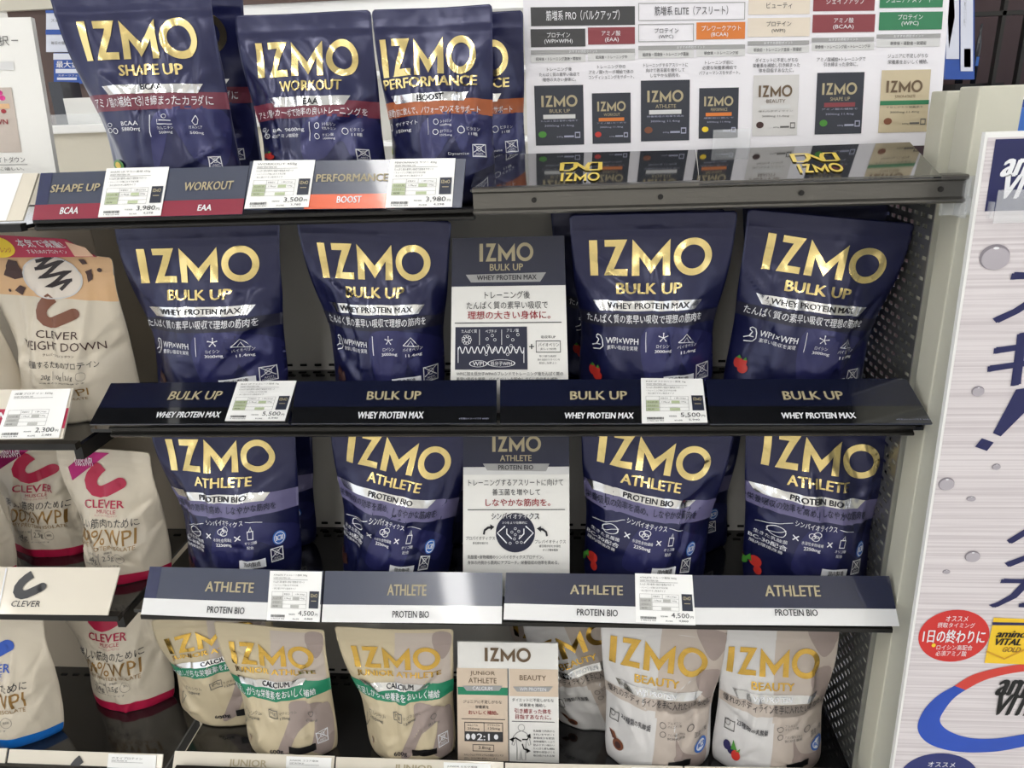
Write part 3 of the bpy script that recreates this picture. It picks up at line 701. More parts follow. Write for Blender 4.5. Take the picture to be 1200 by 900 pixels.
btxt('dark_ink', [('筋増系 ELITE（アスリート）', (767, 7, 853, 18)), ('プロテイン', (767, 33, 795, 39)), ('(WPC)', (772, 41, 789, 46)), ('ビューティ', (898, 3, 928, 10)), ('プロテイン', (898, 25, 927, 31)), ('(WPI)', (904, 34, 920, 39)),
     ('起床後・トレーニング直後・間食前', (628, 67, 681, 71)), ('起床後・トレーニング中', (698, 65, 735, 69)), ('起床後・間食後・トレーニング直後', (753, 61.5, 807, 66)), ('朝食後・トレーニング前', (825, 60, 865, 64)), ('朝食前・トレーニング直後・就寝前', (883, 56, 939, 60.5)), ('朝食後・トレーニング前・トレーニング中', (955, 52.5, 1019, 57)), ('朝食後・運動後・就寝前', (1043, 48.5, 1085, 53)),
     ('トレーニング後', (641, 79, 670, 83.5)), ('たんぱく質の素早い吸収で', (632, 85, 679, 89.5)), ('理想の大きい身体に。', (636, 91, 675, 95.5)), ('トレーニング中の', (700, 76, 733, 80.5)), ('アミノ酸+カーボ補給で体の', (690, 82, 742, 86.5)), ('コンディショニングをサポート。', (690, 88, 743, 92.5)),
     ('トレーニングするアスリートに', (754, 74, 806, 78.5)), ('向けて善玉菌を増やして', (757, 80, 802, 84.5)), ('しなやかな筋肉を。', (762, 86, 797, 90.5)), ('トレーニング前に', (826, 71, 859, 75.5)), ('必要な栄養素補給で', (823, 77, 863, 81.5)), ('パフォーマンスをサポート。', (819, 83, 867, 87.5)),
     ('ダイエットに不足しがちな', (885, 68, 935, 73)), ('栄養素を補給し引き締まった', (882, 74, 937, 79)), ('体を目指すあなたに。', (889, 80, 930, 85)), ('アミノ酸補給+トレーニングで', (957, 67, 1014, 72)), ('引き締まった身体に。', (965, 73, 1005, 78)), ('ジュニアに不足しがちな', (1040, 63, 1087, 68)), ('栄養素をおいしく補給。', (1040, 70, 1087, 75))], bold=.005)
def mini(px, face, nm, nb, ink='bronze_ink', lab='SHAPE', rib='bar_light', strp=None, kind=None):
    x0, y0, x1, y1 = px; w_, h_ = x1-x0, y1-y0; q = lambda a, b, c, d: B(x0+w_*a, y0+h_*b, x0+w_*c, y0+h_*d)
    p = put(SB, rb, 'product_picture', face, rect(B(*px)), .0006)
    put(SB, p, 'picture_logo', ink, [logo(q(.13, .17, .87, .36)), T(nm, q(.3, .4, .72, .46), .01)], .0012)
    put(SB, p, 'picture_ribbon', strp or rib, rect(q(.0 if strp else .17, .49, 1. if strp else .83, .56)), .0010)
    put(SB, p, 'picture_print', 'dim_ink' if face == 'sheet_navy' else 'grey_ink', [T(nb, q(.12, .58, .88, .61), 0), T('3000mg 11.4mg', q(.2, .66, .8, .7), 0), T('600g', q(.45, .85, .58, .88), 0), rect(q(.6, .84, .8, .87)), frame(q(.82, .78, .93, .88), .002, .006)], .0012)
    put(SB, p, 'picture_fruit', kind or 'choc_light', disc(q(.07, .77, .24, .88), 12), .0012)
mini((627, 100, 684, 170), 'sheet_navy', 'BULK UP', 'たんぱく質の素早い吸収で', kind='leaf_green')
mini((694, 109, 739, 168), 'sheet_navy', 'WORKOUT', 'アミノ酸+カーボで', rib='hdr_orange', kind='berry_red')
mini((751, 94, 808, 165), 'sheet_navy', 'ATHLETE', '栄養吸収の効率を高め', kind='choc_light')
mini((819, 103, 865, 162), 'sheet_navy', 'PERFORMANCE', '運動前に飲んで', rib='hdr_orange', kind='yellow')
mini((882, 88, 935, 159), 'white_film', 'BEAUTY', '憧れのボディライン', 'brown_ink', kind='chocolate')
mini((956, 85, 1011, 157), 'sheet_navy', 'SHAPE UP', 'アミノ酸の補給で', rib='hdr_maroon', kind='leaf_green')
mini((1031, 82, 1088, 155), 'cream_film', 'JUNIOR ATHLETE', '不足しがちな栄養素を', 'brown_ink', strp='hdr_green')
# clear display foot clipped to the board
rc = thing('clear_clip', tuple(atY(850, 178, YBD-.012)), 'clear plastic foot clipped to the lower edge of the product chart', 'clip')
a, b = atY(836, 152, YBD-.008), atY(878, 178, YBD-.008)
box('plate', a[0], YBD-.009, b[2], b[0], YBD-.0075, a[2], 'clear_plastic', rc)
box('foot', a[0], YBD-.028, b[2]-.002, b[0], YBD-.0075, b[2], 'clear_plastic', rc)
# top-left board of the neighbour
YT = .06
ST = Quad(atY(-260, 208, YT), atY(66, 204, YT), atY(36, 20, YT+.02), atY(-280, 26, YT+.02))
rt = thing('info_board', tuple((ST.c[0]+ST.c[1])/2), 'cream information board in the top left corner showing a pink pouch', 'board')
slab(ST, rt, 'board', 'card', .006)
put(ST, rt, 'board_print', 'grey_ink', [T('選択', ST.B(-14, 42, 11, 54), .01), rect(ST.B(14, 47, 22, 48)), T('クレバーウエイトダウン', ST.B(-42, 184, 30, 191), .01), T('ダイエットに嬉しい、', ST.B(-35, 196, 29, 200), 0), rect(ST.B(-40, 193, 33, 193.6))], .001)
put(ST, rt, 'grey_bar', 'bar_light', rect(ST.B(-80, 73, 17, 83)), .0008)
pp = put(ST, rt, 'pouch_picture', 'mauve_film', rect(ST.B(-50, 103, 20, 179)), .0006)
put(ST, pp, 'picture_blossom', 'magenta_foil', [disc(ST.B(-4, 106, 4, 112)), disc(ST.B(0, 112, 7, 118))], .001); put(ST, pp, 'picture_print', 'red_ink', [T('DOWN', ST.B(-18, 140, 10, 146), .02), disc(ST.B(2, 128, 8, 133))], .0012)
put(ST, pp, 'picture_strip', 'peach_film', rect(ST.B(-50, 122, 12, 128)), .0009)

# ------------------------------------------------------------------ counter cards
def counter(px, Y, Yb_, label, name='display_card'):
    TL, TR, BR, BL = px
    S = Quad(atY(*BL, Yb_), atY(*BR, Yb_), atY(*TR, Y), atY(*TL, Y))
    dv = (S.c[0]-S.c[3]); return S, label
def stand(S, label, Zs, m='card'):
    # extend the card down to its shelf behind the shelf sign
    BL, BR, TR, TL = S.c
    f = lambda t, b: t+(b-t)*(t[2]-Zs-.0005)/(t[2]-b[2])
    root = thing('display_card', tuple((f(TL, BL)+f(TR, BR))/2), label, 'card')
    q = Quad(f(TL, BL), f(TR, BR), TR, TL); slab(q, root, 'card', m, .0025); return root
S, lb = counter([(530, 279), (661, 276), (666, 445), (528, 445)], .085, .06, 'navy and white information card in the middle of the second shelf')
r = stand(S, lb, ZS[1]); B = S.B
put(S, r, 'header_panel', 'card_navy', rect((0, S.inv(595, 335)[1], 1, 1)), .0005)
put(S, r, 'header_lettering', 'bronze_ink', [logo(B(562, 285, 625, 306)), T('BULK UP', B(574, 309, 613, 317), .02)], .0009)
put(S, r, 'ribbon', 'bar_grey', poly(S.P((552, 331), (633, 330), (640, 319), (546, 322))), .0009); put(S, r, 'ribbon_print', 'dark_ink', T('WHEY PROTEIN MAX', B(559, 322, 629, 328), .02), .0013)
put(S, r, 'card_print', 'dark_ink', [T('トレーニング後', B(568, 341, 621, 350)), T('たんぱく質の素早い吸収で', B(547, 353, 642, 362)), rect(B(533, 377.6, 658, 378.6)), T('吸収率UP', B(634, 393, 651, 396.5), 0), T('+', B(620, 403, 626, 409), .02), frame(B(628, 399, 657, 413), .005), T('バイオペリン', B(631, 401.5, 655, 406), 0), T('(黒コショウ抽出物)', B(633, 407.5, 652, 410.5), 0),
     T('特に小腸での吸収を', B(632, 416, 652, 418.5), 0), T('高める成分バイオペリンを', B(630, 420, 656, 422.5), 0), T('配合し効率よく', B(632, 424, 652, 426.5), 0), T('WPIに加え低分子WPHのブレンドでトレーニング後たんぱく質の', B(535, 435.5, 660, 440), 0), T('素早い吸収を実現。バイオペリンを配合しさらに吸収率を補助。', B(535, 442, 655, 446), 0)], .0009)
put(S, r, 'red_print', 'red_ink', T('理想の大きい身体に。', B(548, 364, 645, 374), .025), .0009)
dg_ = put(S, r, 'diagram', 'card_navy', rect(B(533.5, 383, 618, 433)), .0007)
L = [T('たんぱく質', B(541, 386, 559, 390)), T('ペプチド', B(569, 386, 582, 390)), T('アミノ酸', B(594, 385, 608, 389))]
pts = []; x0, y0, x1, y1 = B(537, 406, 614, 414)
for k in range(91): t = k/90; pts.append((x0+(x1-x0)*t, (y0+y1)/2+(y1-y0)/2*math.sin(t*2*math.pi*11)))
L.append(stroke(pts, .008, S.asp)); L.append(stroke(S.P((562, 386), (562, 404)), .004)); L.append(stroke(S.P((588, 386), (588, 404)), .004))
L += [stroke(S.P((537, 407), (537, 425)), .006), stroke(S.P((614, 407), (614, 425)), .006)]
rnd = random.Random(4)
for k in range(9): a = k*.7; L.append(ring(B(547+4*math.cos(a)-2, 398+4*math.sin(a)-2, 547+4*math.cos(a)+2, 398+4*math.sin(a)+2), .25, 10))
for cx, cy in ((571, 397), (577, 393), (580, 398), (572, 405), (579, 410), (595, 394), (601, 398), (607, 392), (599, 405), (605, 411), (570, 415), (595, 415)): L.append(ring(B(cx-1.8, cy-1.8, cx+1.8, cy+1.8), .25, 10))
L += [ring(B(550, 422, 571, 430), .1, 24), ring(B(571, 421, 604, 430), .08, 24), T('WPI', B(554, 423.5, 567, 428.5)), T('低分子WPH', B(575, 423.3, 600, 428.3))]
put(S, dg_, 'diagram_lines', 'white_ink', L, .0012)

S, lb = counter([(543, 508), (667, 507), (667.5, 667), (542.5, 667)], .075, .055, 'navy and white information card with a round navy diagram, centre of the third shelf')
r = stand(S, lb, ZS[2]); B = S.B
put(S, r, 'header_panel', 'card_navy', rect((0, S.inv(605, 547)[1], 1, 1)), .0005)
put(S, r, 'grey_band', 'bar_light', rect(B(543, 547.5, 667, 556)), .0004)
put(S, r, 'header_lettering', 'bronze_ink', [logo(B(577, 511, 634, 529)), T('ATHLETE', B(586, 533, 623, 540), .02)], .0009)
put(S, r, 'ribbon', 'bar_grey', poly(S.P((571, 551), (640, 552), (644, 543), (566, 543))), .0009); put(S, r, 'ribbon_print', 'dark_ink', T('PROTEIN BIO', B(584, 544.5, 625, 550), .02), .0013)
put(S, r, 'red_print', 'red_ink', T('しなやかな筋肉を。', B(569, 584, 645, 593), .025), .0009)
dd = put(S, r, 'diagram', 'card_navy', disc(B(581, 601, 627, 647), 40), .0007)
put(S, r, 'card_print', 'dark_ink', [T('トレーニングするアスリートに向けて', B(549, 561, 660, 569)), T('善玉菌を増やして', B(577, 572.5, 633, 580)), rect(B(548, 596.5, 662, 597.3)), T('シンバイオティクス', B(576, 600.5, 632, 608.5), .05), T('プロバイオティクス', B(546, 628, 580, 632.5)), T('善玉菌を届ける', B(554, 634.5, 572, 637.5), 0), T('プレバイオティクス', B(627, 632, 663, 636.5)), T('善玉菌が好む水溶性', B(632, 638, 657, 641), 0), T('オリゴ糖を配合', B(636, 642.5, 654, 645.5), 0),
     stroke(S.P((567, 626), (568, 621), (572, 618), (577, 617.5)), .018), poly(S.P((575, 621), (579.5, 617), (574.5, 614))), stroke(S.P((641, 628), (640, 623), (636, 620), (632, 619.5)), .018), poly(S.P((634, 616), (629, 619), (634, 623))),
     T('乳酸菌+食物繊維のシンバイオティクスプロテイン。', B(548, 650, 637, 654.5), 0), T('身体の内側から筋肉にアプローチ。栄養吸収の効率を高める。', B(548, 656.5, 655, 661), 0)], .0011)
L = [T('シンバイオティクス', B(578, 601.5, 630, 607.5), .012), T('3つをより効果的に', B(589, 610.5, 618, 613.5), 0)]
for px in ([(592, 616), (583, 624), (594, 636)], [(616, 616), (625, 624), (614, 636)], [(594, 619), (594, 625), (600, 631)], [(614, 619), (614, 625), (608, 631)]): L.append(stroke(S.P(*px), .01))
for cx, cy in ((600, 623), (604, 626), (608, 622), (603, 631), (606, 635), (598, 636), (611, 635), (604, 619), (610, 628)): L.append(ring(B(cx-1.6, cy-1.6, cx+1.6, cy+1.6), .3, 10))
put(S, dd, 'diagram_lines', 'white_ink', L, .0014)

S, lb = counter([(536, 752), (654, 754), (655, 896), (538, 893)], .065, .05, 'beige and white information card headed with brown capitals, centre of the bottom shelf')
r = stand(S, lb, ZS[3]); B = S.B
put(S, r, 'beige_column', 'card_beige', [rect(B(536, 783, 595, 891)), rect(B(597, 784, 654, 816))], .0004)
put(S, r, 'divider', 'dark_ink', rect(B(595.4, 783, 596.3, 893)), .0008)
put(S, r, 'green_band', 'green_band', rect(B(536.5, 805, 595, 814)), .0007)
put(S, r, 'header_lettering', 'brown_ink', [logo(B(568, 759, 622, 775)), T('JUNIOR', B(551, 786, 580, 792)), T('ATHLETE', B(549, 794, 582, 800)), T('BEAUTY', B(609, 791, 640, 797))], .0009)
put(S, r, 'ribbon', 'bar_grey', [poly(S.P((547, 809), (585, 809), (589, 803), (542, 803))), poly(S.P((606, 810), (643, 810), (648, 804), (601, 804)))], .001)
put(S, r, 'ribbon_print', 'white_ink', [T('CALCIUM', B(554, 803.8, 577, 808)), T('WPI PROTEIN', B(609, 805, 640, 809))], .0014)
put(S, r, 'red_print', 'red_ink', [T('おいしく補給。', B(549, 832, 584, 837), .02), T('引き締まった体を', B(603, 830, 646, 836), .02), T('目指すあなたに。', B(604, 837, 646, 842.5), .02)], .0009)
put(S, r, 'bar', 'hdr_dark', rect(B(544.5, 857, 589.5, 868.5)), .0007)
put(S, r, 'bar_print', 'white_ink', [T('2:1', B(559, 859, 574, 867), .02), disc(B(546, 859, 551, 864+2)), disc(B(552.5, 859, 557.5, 866)), disc(B(579, 860, 584, 866))], .0011)
L = [T('ジュニアに不足しがちな', B(543, 820, 588, 824)), T('栄養素を', B(557, 826, 573, 830)), rect(B(541, 842, 592, 842.7)), frame(B(544.5, 846, 589.5, 868.5), .006), rect(B(567, 846, 567.6, 857)), T('カルシウム', B(548, 848, 560, 850.5), 0), T('マグネシウム', B(571, 848, 586, 850.5), 0), T('250mg', B(548, 852, 562, 855.5)), T('125mg', B(572, 852, 586, 855.5)), frame(B(554, 872, 579, 880), .005), T('3.8mg', B(561, 874, 575, 878.5)),
     T('カルシウムとマグネシウムの理想バランスは', B(544, 883, 590, 885.5), 0), T('2対1。さらに鉄も配合しています。', B(544, 887, 584, 889.5), 0),
     T('ダイエットに不足しがちな', B(600, 818, 649, 822)), T('栄養素を補給し', B(609, 824, 640, 828)), rect(B(600, 845, 650, 845.6))]
for k in range(8): L.append(T(['乳酸菌で内側から', 'きれいをサポート', '美容成分を配合', '食物繊維たっぷり', '飲みやすい味わい', 'たんぱく質も補給', '理想の体型づくり', '毎日続けられる味'][k], B(625, 855+k*4.1, 650, 857.6+k*4.1), 0))
put(S, r, 'card_print', 'dark_ink', L, .0009)
o_ = [(610.5, 856), (606, 858), (602, 862), (600, 872), (602, 873), (605, 866), (606, 876), (606, 890), (609.5, 890), (610.5, 878), (612, 890), (616, 890), (616, 876), (617, 866), (620, 873), (622, 872), (620, 862), (616, 858), (611.5, 856)]
put(S, r, 'figure_outline', 'bar_grey', [stroke(S.P(*o_), .008, 1.2), ring(B(607, 848, 615, 856.5), .15)], .0009)
put(S, r, 'arrows', 'black_ink', [stroke(S.P((611, 868), (604, 864), (600, 866)), .012), poly(S.P((602, 869), (597, 866), (602, 863))), stroke(S.P((612, 866), (618, 866), (620, 862)), .012), poly(S.P((617, 862), (621.5, 859), (622, 865))), stroke(S.P((612, 871), (614, 877), (619, 879)), .012), poly(S.P((617, 882), (622, 879.5), (617, 876)))], .0011)
# ------------------------------------------------------------------ pouch artwork (one set per kind, laid out on a reference pouch)
def ref(*a, **k): k['crease'] = 0.; return Pouch(*a, **k)
def spec_bulk(S, fruit):
    B = S.B
    fig = soft(S.P((757, 386), (840, 388), (838, 444), (812, 444), (800, 425), (792, 412), (786, 430), (780, 446), (757, 446)))
    fig2 = soft(S.P((792, 392), (806, 398), (800, 420), (790, 444), (776, 446), (782, 420)))
    return [('printed_band', 'charcoal_print', 'a', True, [hband(S, 368, 384, 700, 830)]),
     ('torso_print', 'violet_print', 'a', True, [fig]), ('torso_shade', 'violet_dark', 'b', True, [fig2]),
     ('logo_lettering', 'gold_foil', 'b', True, [logo(B(691, 280, 834, 323))]),
     ('title_lettering', 'gold_foil', 'b', True, [T('BULK UP', B(722, 332, 799, 345), .035)]),
     ('ribbon', 'silver_foil', 'b', True, [RB(S, [(702, 365), (816, 365), (822, 353), (695, 353)])]),
     ('ribbon_lettering', 'dark_ink', 'c', False, [T('WHEY PROTEIN MAX', B(711, 355.5, 808, 362.5), .02)]),
     ('small_lettering', 'white_ink', 'c', False, [T('たんぱく質の素早い吸収で理想の筋肉を', B(688, 369.5, 822, 380), .02), T('WPI×WPH', B(709, 396, 748, 403), .02), T('素早い吸収を実現', B(710, 405, 747, 410), .01),
        stroke(S.P((757, 390), (757, 413)), .004, S.asp), T('ロイシン', B(769, 404, 784, 408)), T('3000mg', B(767, 410, 787, 414.5), .02), T('バイオペリン', B(795, 403, 816, 407)), T('11.4mg', B(798, 410, 815, 414.5), .02),
        stroke(S.P((698, 392), (700, 390.5), (703, 392), (705, 397), (706, 404), (703, 407), (695, 407)), .007, S.asp), stroke(S.P((698, 393), (701, 396), (699, 401), (694, 402.5)), .007, S.asp), stroke(S.P((699, 401), (703, 402)), .006, S.asp),
        stroke(S.P((796, 401), (801, 396), (805, 391), (809, 396), (813, 401), (796, 401)), .005, S.asp), stroke(S.P((801, 401), (805, 395), (808, 401)), .004, S.asp)]+star(S, (772, 390, 783, 401))),
     ('origin_label', 'white_ink', 'c', False, [rect(B(777, 440, 812, 454))]), ('origin_lettering', 'dark_ink', 'd', False, [T('国内製造', B(783, 441.5, 806, 447), .02)]),
     ('quality_mark', 'white_ink', 'c', False, recyc(S, (815, 425, 829, 443)))]+berry(S, (690, 425, 706, 445), fruit)
def spec_ath(S, fruit):
    B = S.B
    return [('printed_band', 'lilac_print', 'a', True, [hband(S, 580, 607, 200, 330)]),
     ('torso_print', 'violet_print', 'a', True, [soft(S.P((262, 612), (344, 612), (345, 640), (320, 640), (300, 636), (292, 660), (250, 662)))]),
     ('logo_lettering', 'gold_foil', 'b', True, [logo(B(198, 515, 322, 554))]),
     ('title_lettering', 'gold_foil', 'b', True, [T('ATHLETE', B(228, 560, 294, 572), .035)]),
     ('ribbon', 'silver_foil', 'b', True, [RB(S, [(215, 590), (310, 590), (317, 580), (207, 580)])]),
     ('ribbon_lettering', 'dark_ink', 'c', False, [T('PROTEIN BIO', B(234, 582, 288, 588.5), .03)]),
     ('tagline', 'card_navy', 'c', False, [T('栄養吸収の効率を高め、しなやかな筋肉を', B(202, 593, 323, 602), .02)]),
     ('small_lettering', 'white_ink', 'c', False, [T('シンバイオティクス', B(242, 609.5, 284, 616), .02), stroke(S.P((220, 612), (240, 612)), .004, S.asp), stroke(S.P((287, 612), (307, 612)), .004, S.asp),
        ring(B(226, 617, 236, 627), .12, 18), stroke(S.P((226, 622), (236, 622)), .004, S.asp), T('×', B(242, 625, 248, 631)), T('×', B(276, 627, 282, 633)), ring(B(256, 619, 263, 626), .2, 12), ring(B(260, 617, 268, 624), .2, 12), ring(B(259, 621, 267, 628), .2, 12),
        frame(B(290, 622, 297, 632), .005), stroke(S.P((292, 622), (293.5, 617), (295, 622)), .005, S.asp), T('生きた乳酸菌', B(222, 628, 239, 631.5), .01), T('BC-30配合', B(221, 633, 240, 637.5), .03), T('腸内環境改善', B(222, 639, 239, 642.5), .01),
        T('水溶性食物繊維', B(251, 630, 273, 634), .01), T('2250mg', B(254, 636, 272, 641), .03), T('オリゴ糖', B(287, 634, 301, 637.5), .01), T('配合', B(290, 639.5, 298, 643), .01)]),
     ('round_badge', 'badge_blue', 'c', False, [disc(B(319, 621, 335, 638), 24)]), ('badge_lettering', 'white_ink', 'd', False, [ring(B(320.5, 622.5, 333.5, 636.5), .12, 24), T('BC30', B(322.5, 626.5, 331.5, 632.5), .04)]),
     ('origin_label', 'white_ink', 'c', False, [rect(B(280, 656, 312, 666))]), ('origin_lettering', 'dark_ink', 'd', False, [T('国内製造', B(287, 657.5, 306, 663), .02)]),
     ('quality_mark', 'white_ink', 'c', False, recyc(S, (317, 641, 332, 657)))]+berry(S, (212, 645, 230, 660), fruit)
def spec_small(S, d, fruit):
    B = S.B
    return [('printed_band', d['band'], 'a', True, [hband(S, *d['bandy'])]),
     ('torso_print', 'violet_print', 'a', True, [soft(S.P(*d['fig']))]),
     ('logo_lettering', 'gold_foil', 'b', True, [logo(B(*d['logo']))]), ('title_lettering', 'gold_foil', 'b', True, [T(d['title'][0], B(*d['title'][1]), .035)]),
     ('ribbon', 'silver_foil', 'b', True, [RB(S, d['rib'])]), ('ribbon_lettering', 'dark_ink', 'c', False, [T(d['rt'][0], B(*d['rt'][1]), .02)]),
     ('small_lettering', 'white_ink', 'c', False, [T(s, B(*b), .015) for s, b in d['txt']]+[stroke(S.P(*p), .005, S.asp) for p in d['ln']]+[ring(B(*b), .2, 14) for b in d['rings']]),
     ('quality_mark', 'white_ink', 'c', False, recyc(S, d['rec']))]+berry(S, d['fr'], fruit)
def spec_jun(S, fruit):
    B = S.B
    return [('pale_print', 'mauve_film', 'a', True, [poly(S.P((462, 738), (529, 740), (529, 800), (462, 800)))]),
     ('leg_print', 'mauve_dark', 'b', True, [soft(S.P((508, 742), (529, 742), (530, 760), (518, 772), (508, 758))), soft(S.P((487, 825), (520, 826), (512, 846), (494, 862), (482, 886), (470, 886), (484, 850))), soft(S.P((514, 835), (528, 826), (528, 880), (508, 884), (512, 858)))]),
     ('green_band', 'green_band', 'b', True, [hband(S, 804, 824, 430, 520)]),
     ('logo_lettering', 'amber_foil', 'c', True, [logo(B(415, 759, 516, 784))]), ('title_lettering', 'amber_foil', 'c', True, [T('JUNIOR ATHLETE', B(420, 787, 517, 795), .03)]),
     ('ribbon', 'silver_foil', 'c', True, [RB(S, [(431, 808), (498, 809), (504, 800), (424, 799)])]), ('ribbon_lettering', 'dark_ink', 'd', False, [T('CALCIUM', B(453, 801, 485, 807), .02)]),
     ('tagline', 'white_ink', 'd', False, [T('不足しがちな栄養素をおいしく補給', B(425, 811, 515, 821), .02)]),
     ('small_lettering', 'grey_ink', 'c', False, [T('カルシウム', B(435, 834, 451, 838), .01), T('250mg', B(436, 840, 449, 844), .02), T('マグネシウム', B(473, 837, 493, 841), .01), T('125mg', B(474, 844, 486, 848), .02), T('Mg', B(463, 837.5, 470, 842)), frame(B(461, 835, 472, 845), .006), T('鉄3.8mg', B(501, 846, 515, 850), .01), ring(B(504, 836, 511, 844), .2), stroke(S.P((426, 842), (431, 833), (434, 842), (426, 842)), .006, S.asp)]),
     ('weight_lettering', 'dark_ink', 'd', False, [T('600g', B(462, 880, 477, 886.5), .03)]),
     ('origin_label', 'black_ink', 'd', False, [poly(S.P((483, 886), (512, 882), (512, 874), (483, 878)))]),
     ('quality_mark', 'white_ink', 'd', False, recyc(S, (513, 858, 525, 872)))]+berry(S, (424, 855, 438, 873), fruit)
def spec_bea(S, fruit):
    B = S.B
    return [('mauve_print', 'mauve_film', 'a', True, [rect((S.inv(907, 790)[0], S.inv(930, 848)[1], 1, 1)), rect((S.inv(906, 870)[0], 0, 1, S.inv(930, 848)[1])), hband(S, 826, 840, 850, 950)]),
     ('hair_print', 'mauve_dark', 'b', True, [soft(S.P((948, 735), (981, 737), (978, 757), (966, 770), (955, 758))), soft(S.P((951, 790), (978, 782), (974, 812), (962, 817), (952, 808))), soft(S.P((930, 885), (930, 868), (938, 882), (955, 880), (965, 860), (963, 892), (930, 894)))]),
     ('logo_lettering', 'amber_foil', 'c', True, [logo(B(852, 760, 960, 793))]), ('title_lettering', 'amber_foil', 'c', True, [T('BEAUTY', B(880, 800, 931, 810), .03)]),
     ('ribbon', 'silver_foil', 'c', True, [RB(S, [(868, 825), (948, 826), (955, 815), (858, 814)])]), ('ribbon_lettering', 'white_ink', 'd', False, [T('WPI PROTEIN', B(882, 817, 928, 823), .02)]),
     ('small_lettering', 'dark_ink', 'c', False, [T('憧れのボディラインを手に入れたいあなたに', B(846, 826.5, 962, 836), .015), T('23種類の乳酸菌', B(864, 852, 900, 859), .02)]),
     ('grey_lettering', 'grey_ink', 'c', False, [frame(B(849, 844, 862, 856), .006), ring(B(850, 842, 857, 850), .2), T('アルギニン', B(920, 849, 935, 852), 0), T('オルニチン酸', B(920, 853, 936, 856), 0), T('アミノ酸カプセル', B(920, 862, 940, 865), 0), T('BC30乳酸菌', B(920, 866, 940, 869), 0), ring(B(911, 851, 918, 858), .2), ring(B(911, 861, 918, 868), .2), ring(B(942, 850, 949, 858), .2), T('国産11種', B(950, 850, 962, 856), 0)]),
     ('round_badge', 'badge_blue', 'd', False, [ring(B(950, 858, 964, 876), .28, 24)]), ('badge_disc', 'white_ink', 'c', False, [disc(B(951, 859, 963, 875), 24)]), ('badge_lettering', 'badge_blue', 'd', False, [T('BC30', B(953, 864, 961, 870), .03)]),
     ('origin_label', 'black_ink', 'd', False, [rect(B(922, 892, 946, 899))])]+berry(S, (847, 868, 868, 889), fruit)

# reference pouches
kb = dict(TL=(667, 251), TR=(865, 247), ML=(680, 445), MR=(838, 443), Zs=ZS[1], seed=3, Yt=.09, Yb=.078)
Rb = ref(**kb); SPB = {k: art_make(Rb, spec_bulk(Rb, k)) for k in ('strawberry', 'choc')}
ka = dict(TL=(172, 487), TR=(347, 488), ML=(211, 660), MR=(344, 665), Zs=ZS[2], seed=11, Yt=.088, Yb=.066)
Ra = ref(**ka); SPA = {k: art_make(Ra, spec_ath(Ra, k)) for k in ('choc', 'mixed')}
kj = dict(TL=(391, 735), TR=(531, 738), ML=(430, 880), MR=(530, 888), Zs=ZS[3], seed=21, Yt=.07, Yb=.048, depth=.042)
Rj = ref(**kj); SPJ = art_make(Rj, spec_jun(Rj, 'cereal'))
ku = dict(TL=(849, 728), TR=(985, 733), ML=(840, 880), MR=(966, 890), Zs=ZS[3], seed=31, Yt=.07, Yb=.048, depth=.042)
Ru = ref(**ku); SPU = {k: art_make(Ru, spec_bea(Ru, k)) for k in ('blue', 'almond')}
kw = dict(TL=(274, 18), TR=(435, 12), ML=(298, 187), MR=(446, 185), Zs=ZS[0], seed=41, Yt=.065, Yb=.045, depth=.045)
Rw = ref(**kw); SPW = art_make(Rw, spec_small(Rw, dict(band='red_band', bandy=(118, 137, 310, 430), fig=[(360, 140), (440, 140), (445, 185), (415, 185), (400, 165), (380, 185), (355, 185)], logo=(301, 48, 420, 89), title=('WORKOUT', (328, 94, 400, 106)),
     rib=[(321, 124), (405, 123), (411, 112), (316, 113)], rt=('EAA', (355, 115, 373, 122)), txt=[('アミノ酸+カーボで効率の良いトレーニングを', (303, 126, 430, 135)), ('EAA 9600mg', (320, 150, 357, 155)), ('必須アミノ酸配合', (320, 157, 350, 161)), ('シトルリン', (379, 144, 393, 147.5)), ('マルチミン', (379, 149, 393, 152)), ('クエン酸', (378, 156, 391, 159.5)), ('1000mg', (379, 161, 393, 164)), ('ビタミン', (410, 150, 426, 154)), ('11種', (412, 156, 424, 160))],
     ln=[[(363, 143), (363, 165)], [(310, 152), (316, 162)], [(316, 152), (311, 161)]], rings=[(308, 150, 313, 155), (312, 157, 318, 163), (369, 144, 376, 151), (369, 156, 375, 163), (400, 150, 408, 158)], rec=(418, 175, 433, 188), fr=(309, 178, 324, 188)), 'strawberry'))
kp = dict(TL=(436, 12), TR=(577, 5), ML=(453, 186), MR=(577, 183), Zs=ZS[0], seed=42, Yt=.065, Yb=.045, depth=.045)
Rp = ref(**kp); SPP = art_make(Rp, spec_small(Rp, dict(band='orange_band', bandy=(115, 134, 460, 560), fig=[(500, 138), (574, 136), (576, 182), (545, 182), (530, 160), (512, 184), (495, 184)], logo=(447, 44, 558, 87), title=('PERFORMANCE', (449, 89, 559, 101)),
     rib=[(463, 119), (545, 118), (549, 108), (459, 109)], rt=('BOOST', (489, 110, 520, 117)), txt=[('運動前に飲んで、パフォーマンスをサポート', (449, 124, 562, 133)), ('ザイナマイト', (464, 142, 490, 147)), ('150mg', (465, 151, 483, 156)), ('シトルリン', (516, 140, 530, 143.5)), ('1000mg', (516, 145, 530, 148)), ('βアラニン', (516, 152, 530, 155.5)), ('1375mg', (516, 157, 530, 160)), ('ビタミン', (547, 149, 562, 153)), ('11種', (549, 155, 559, 159)), ('Dynamite', (526, 178, 549, 182))],
     ln=[[(501, 138), (501, 158)]], rings=[(454, 146, 462, 155), (508, 139, 514, 146), (507, 151, 514, 158), (536, 148, 545, 157)], rec=(553, 169, 569, 184), fr=(452, 174, 462, 184)), 'lime'))
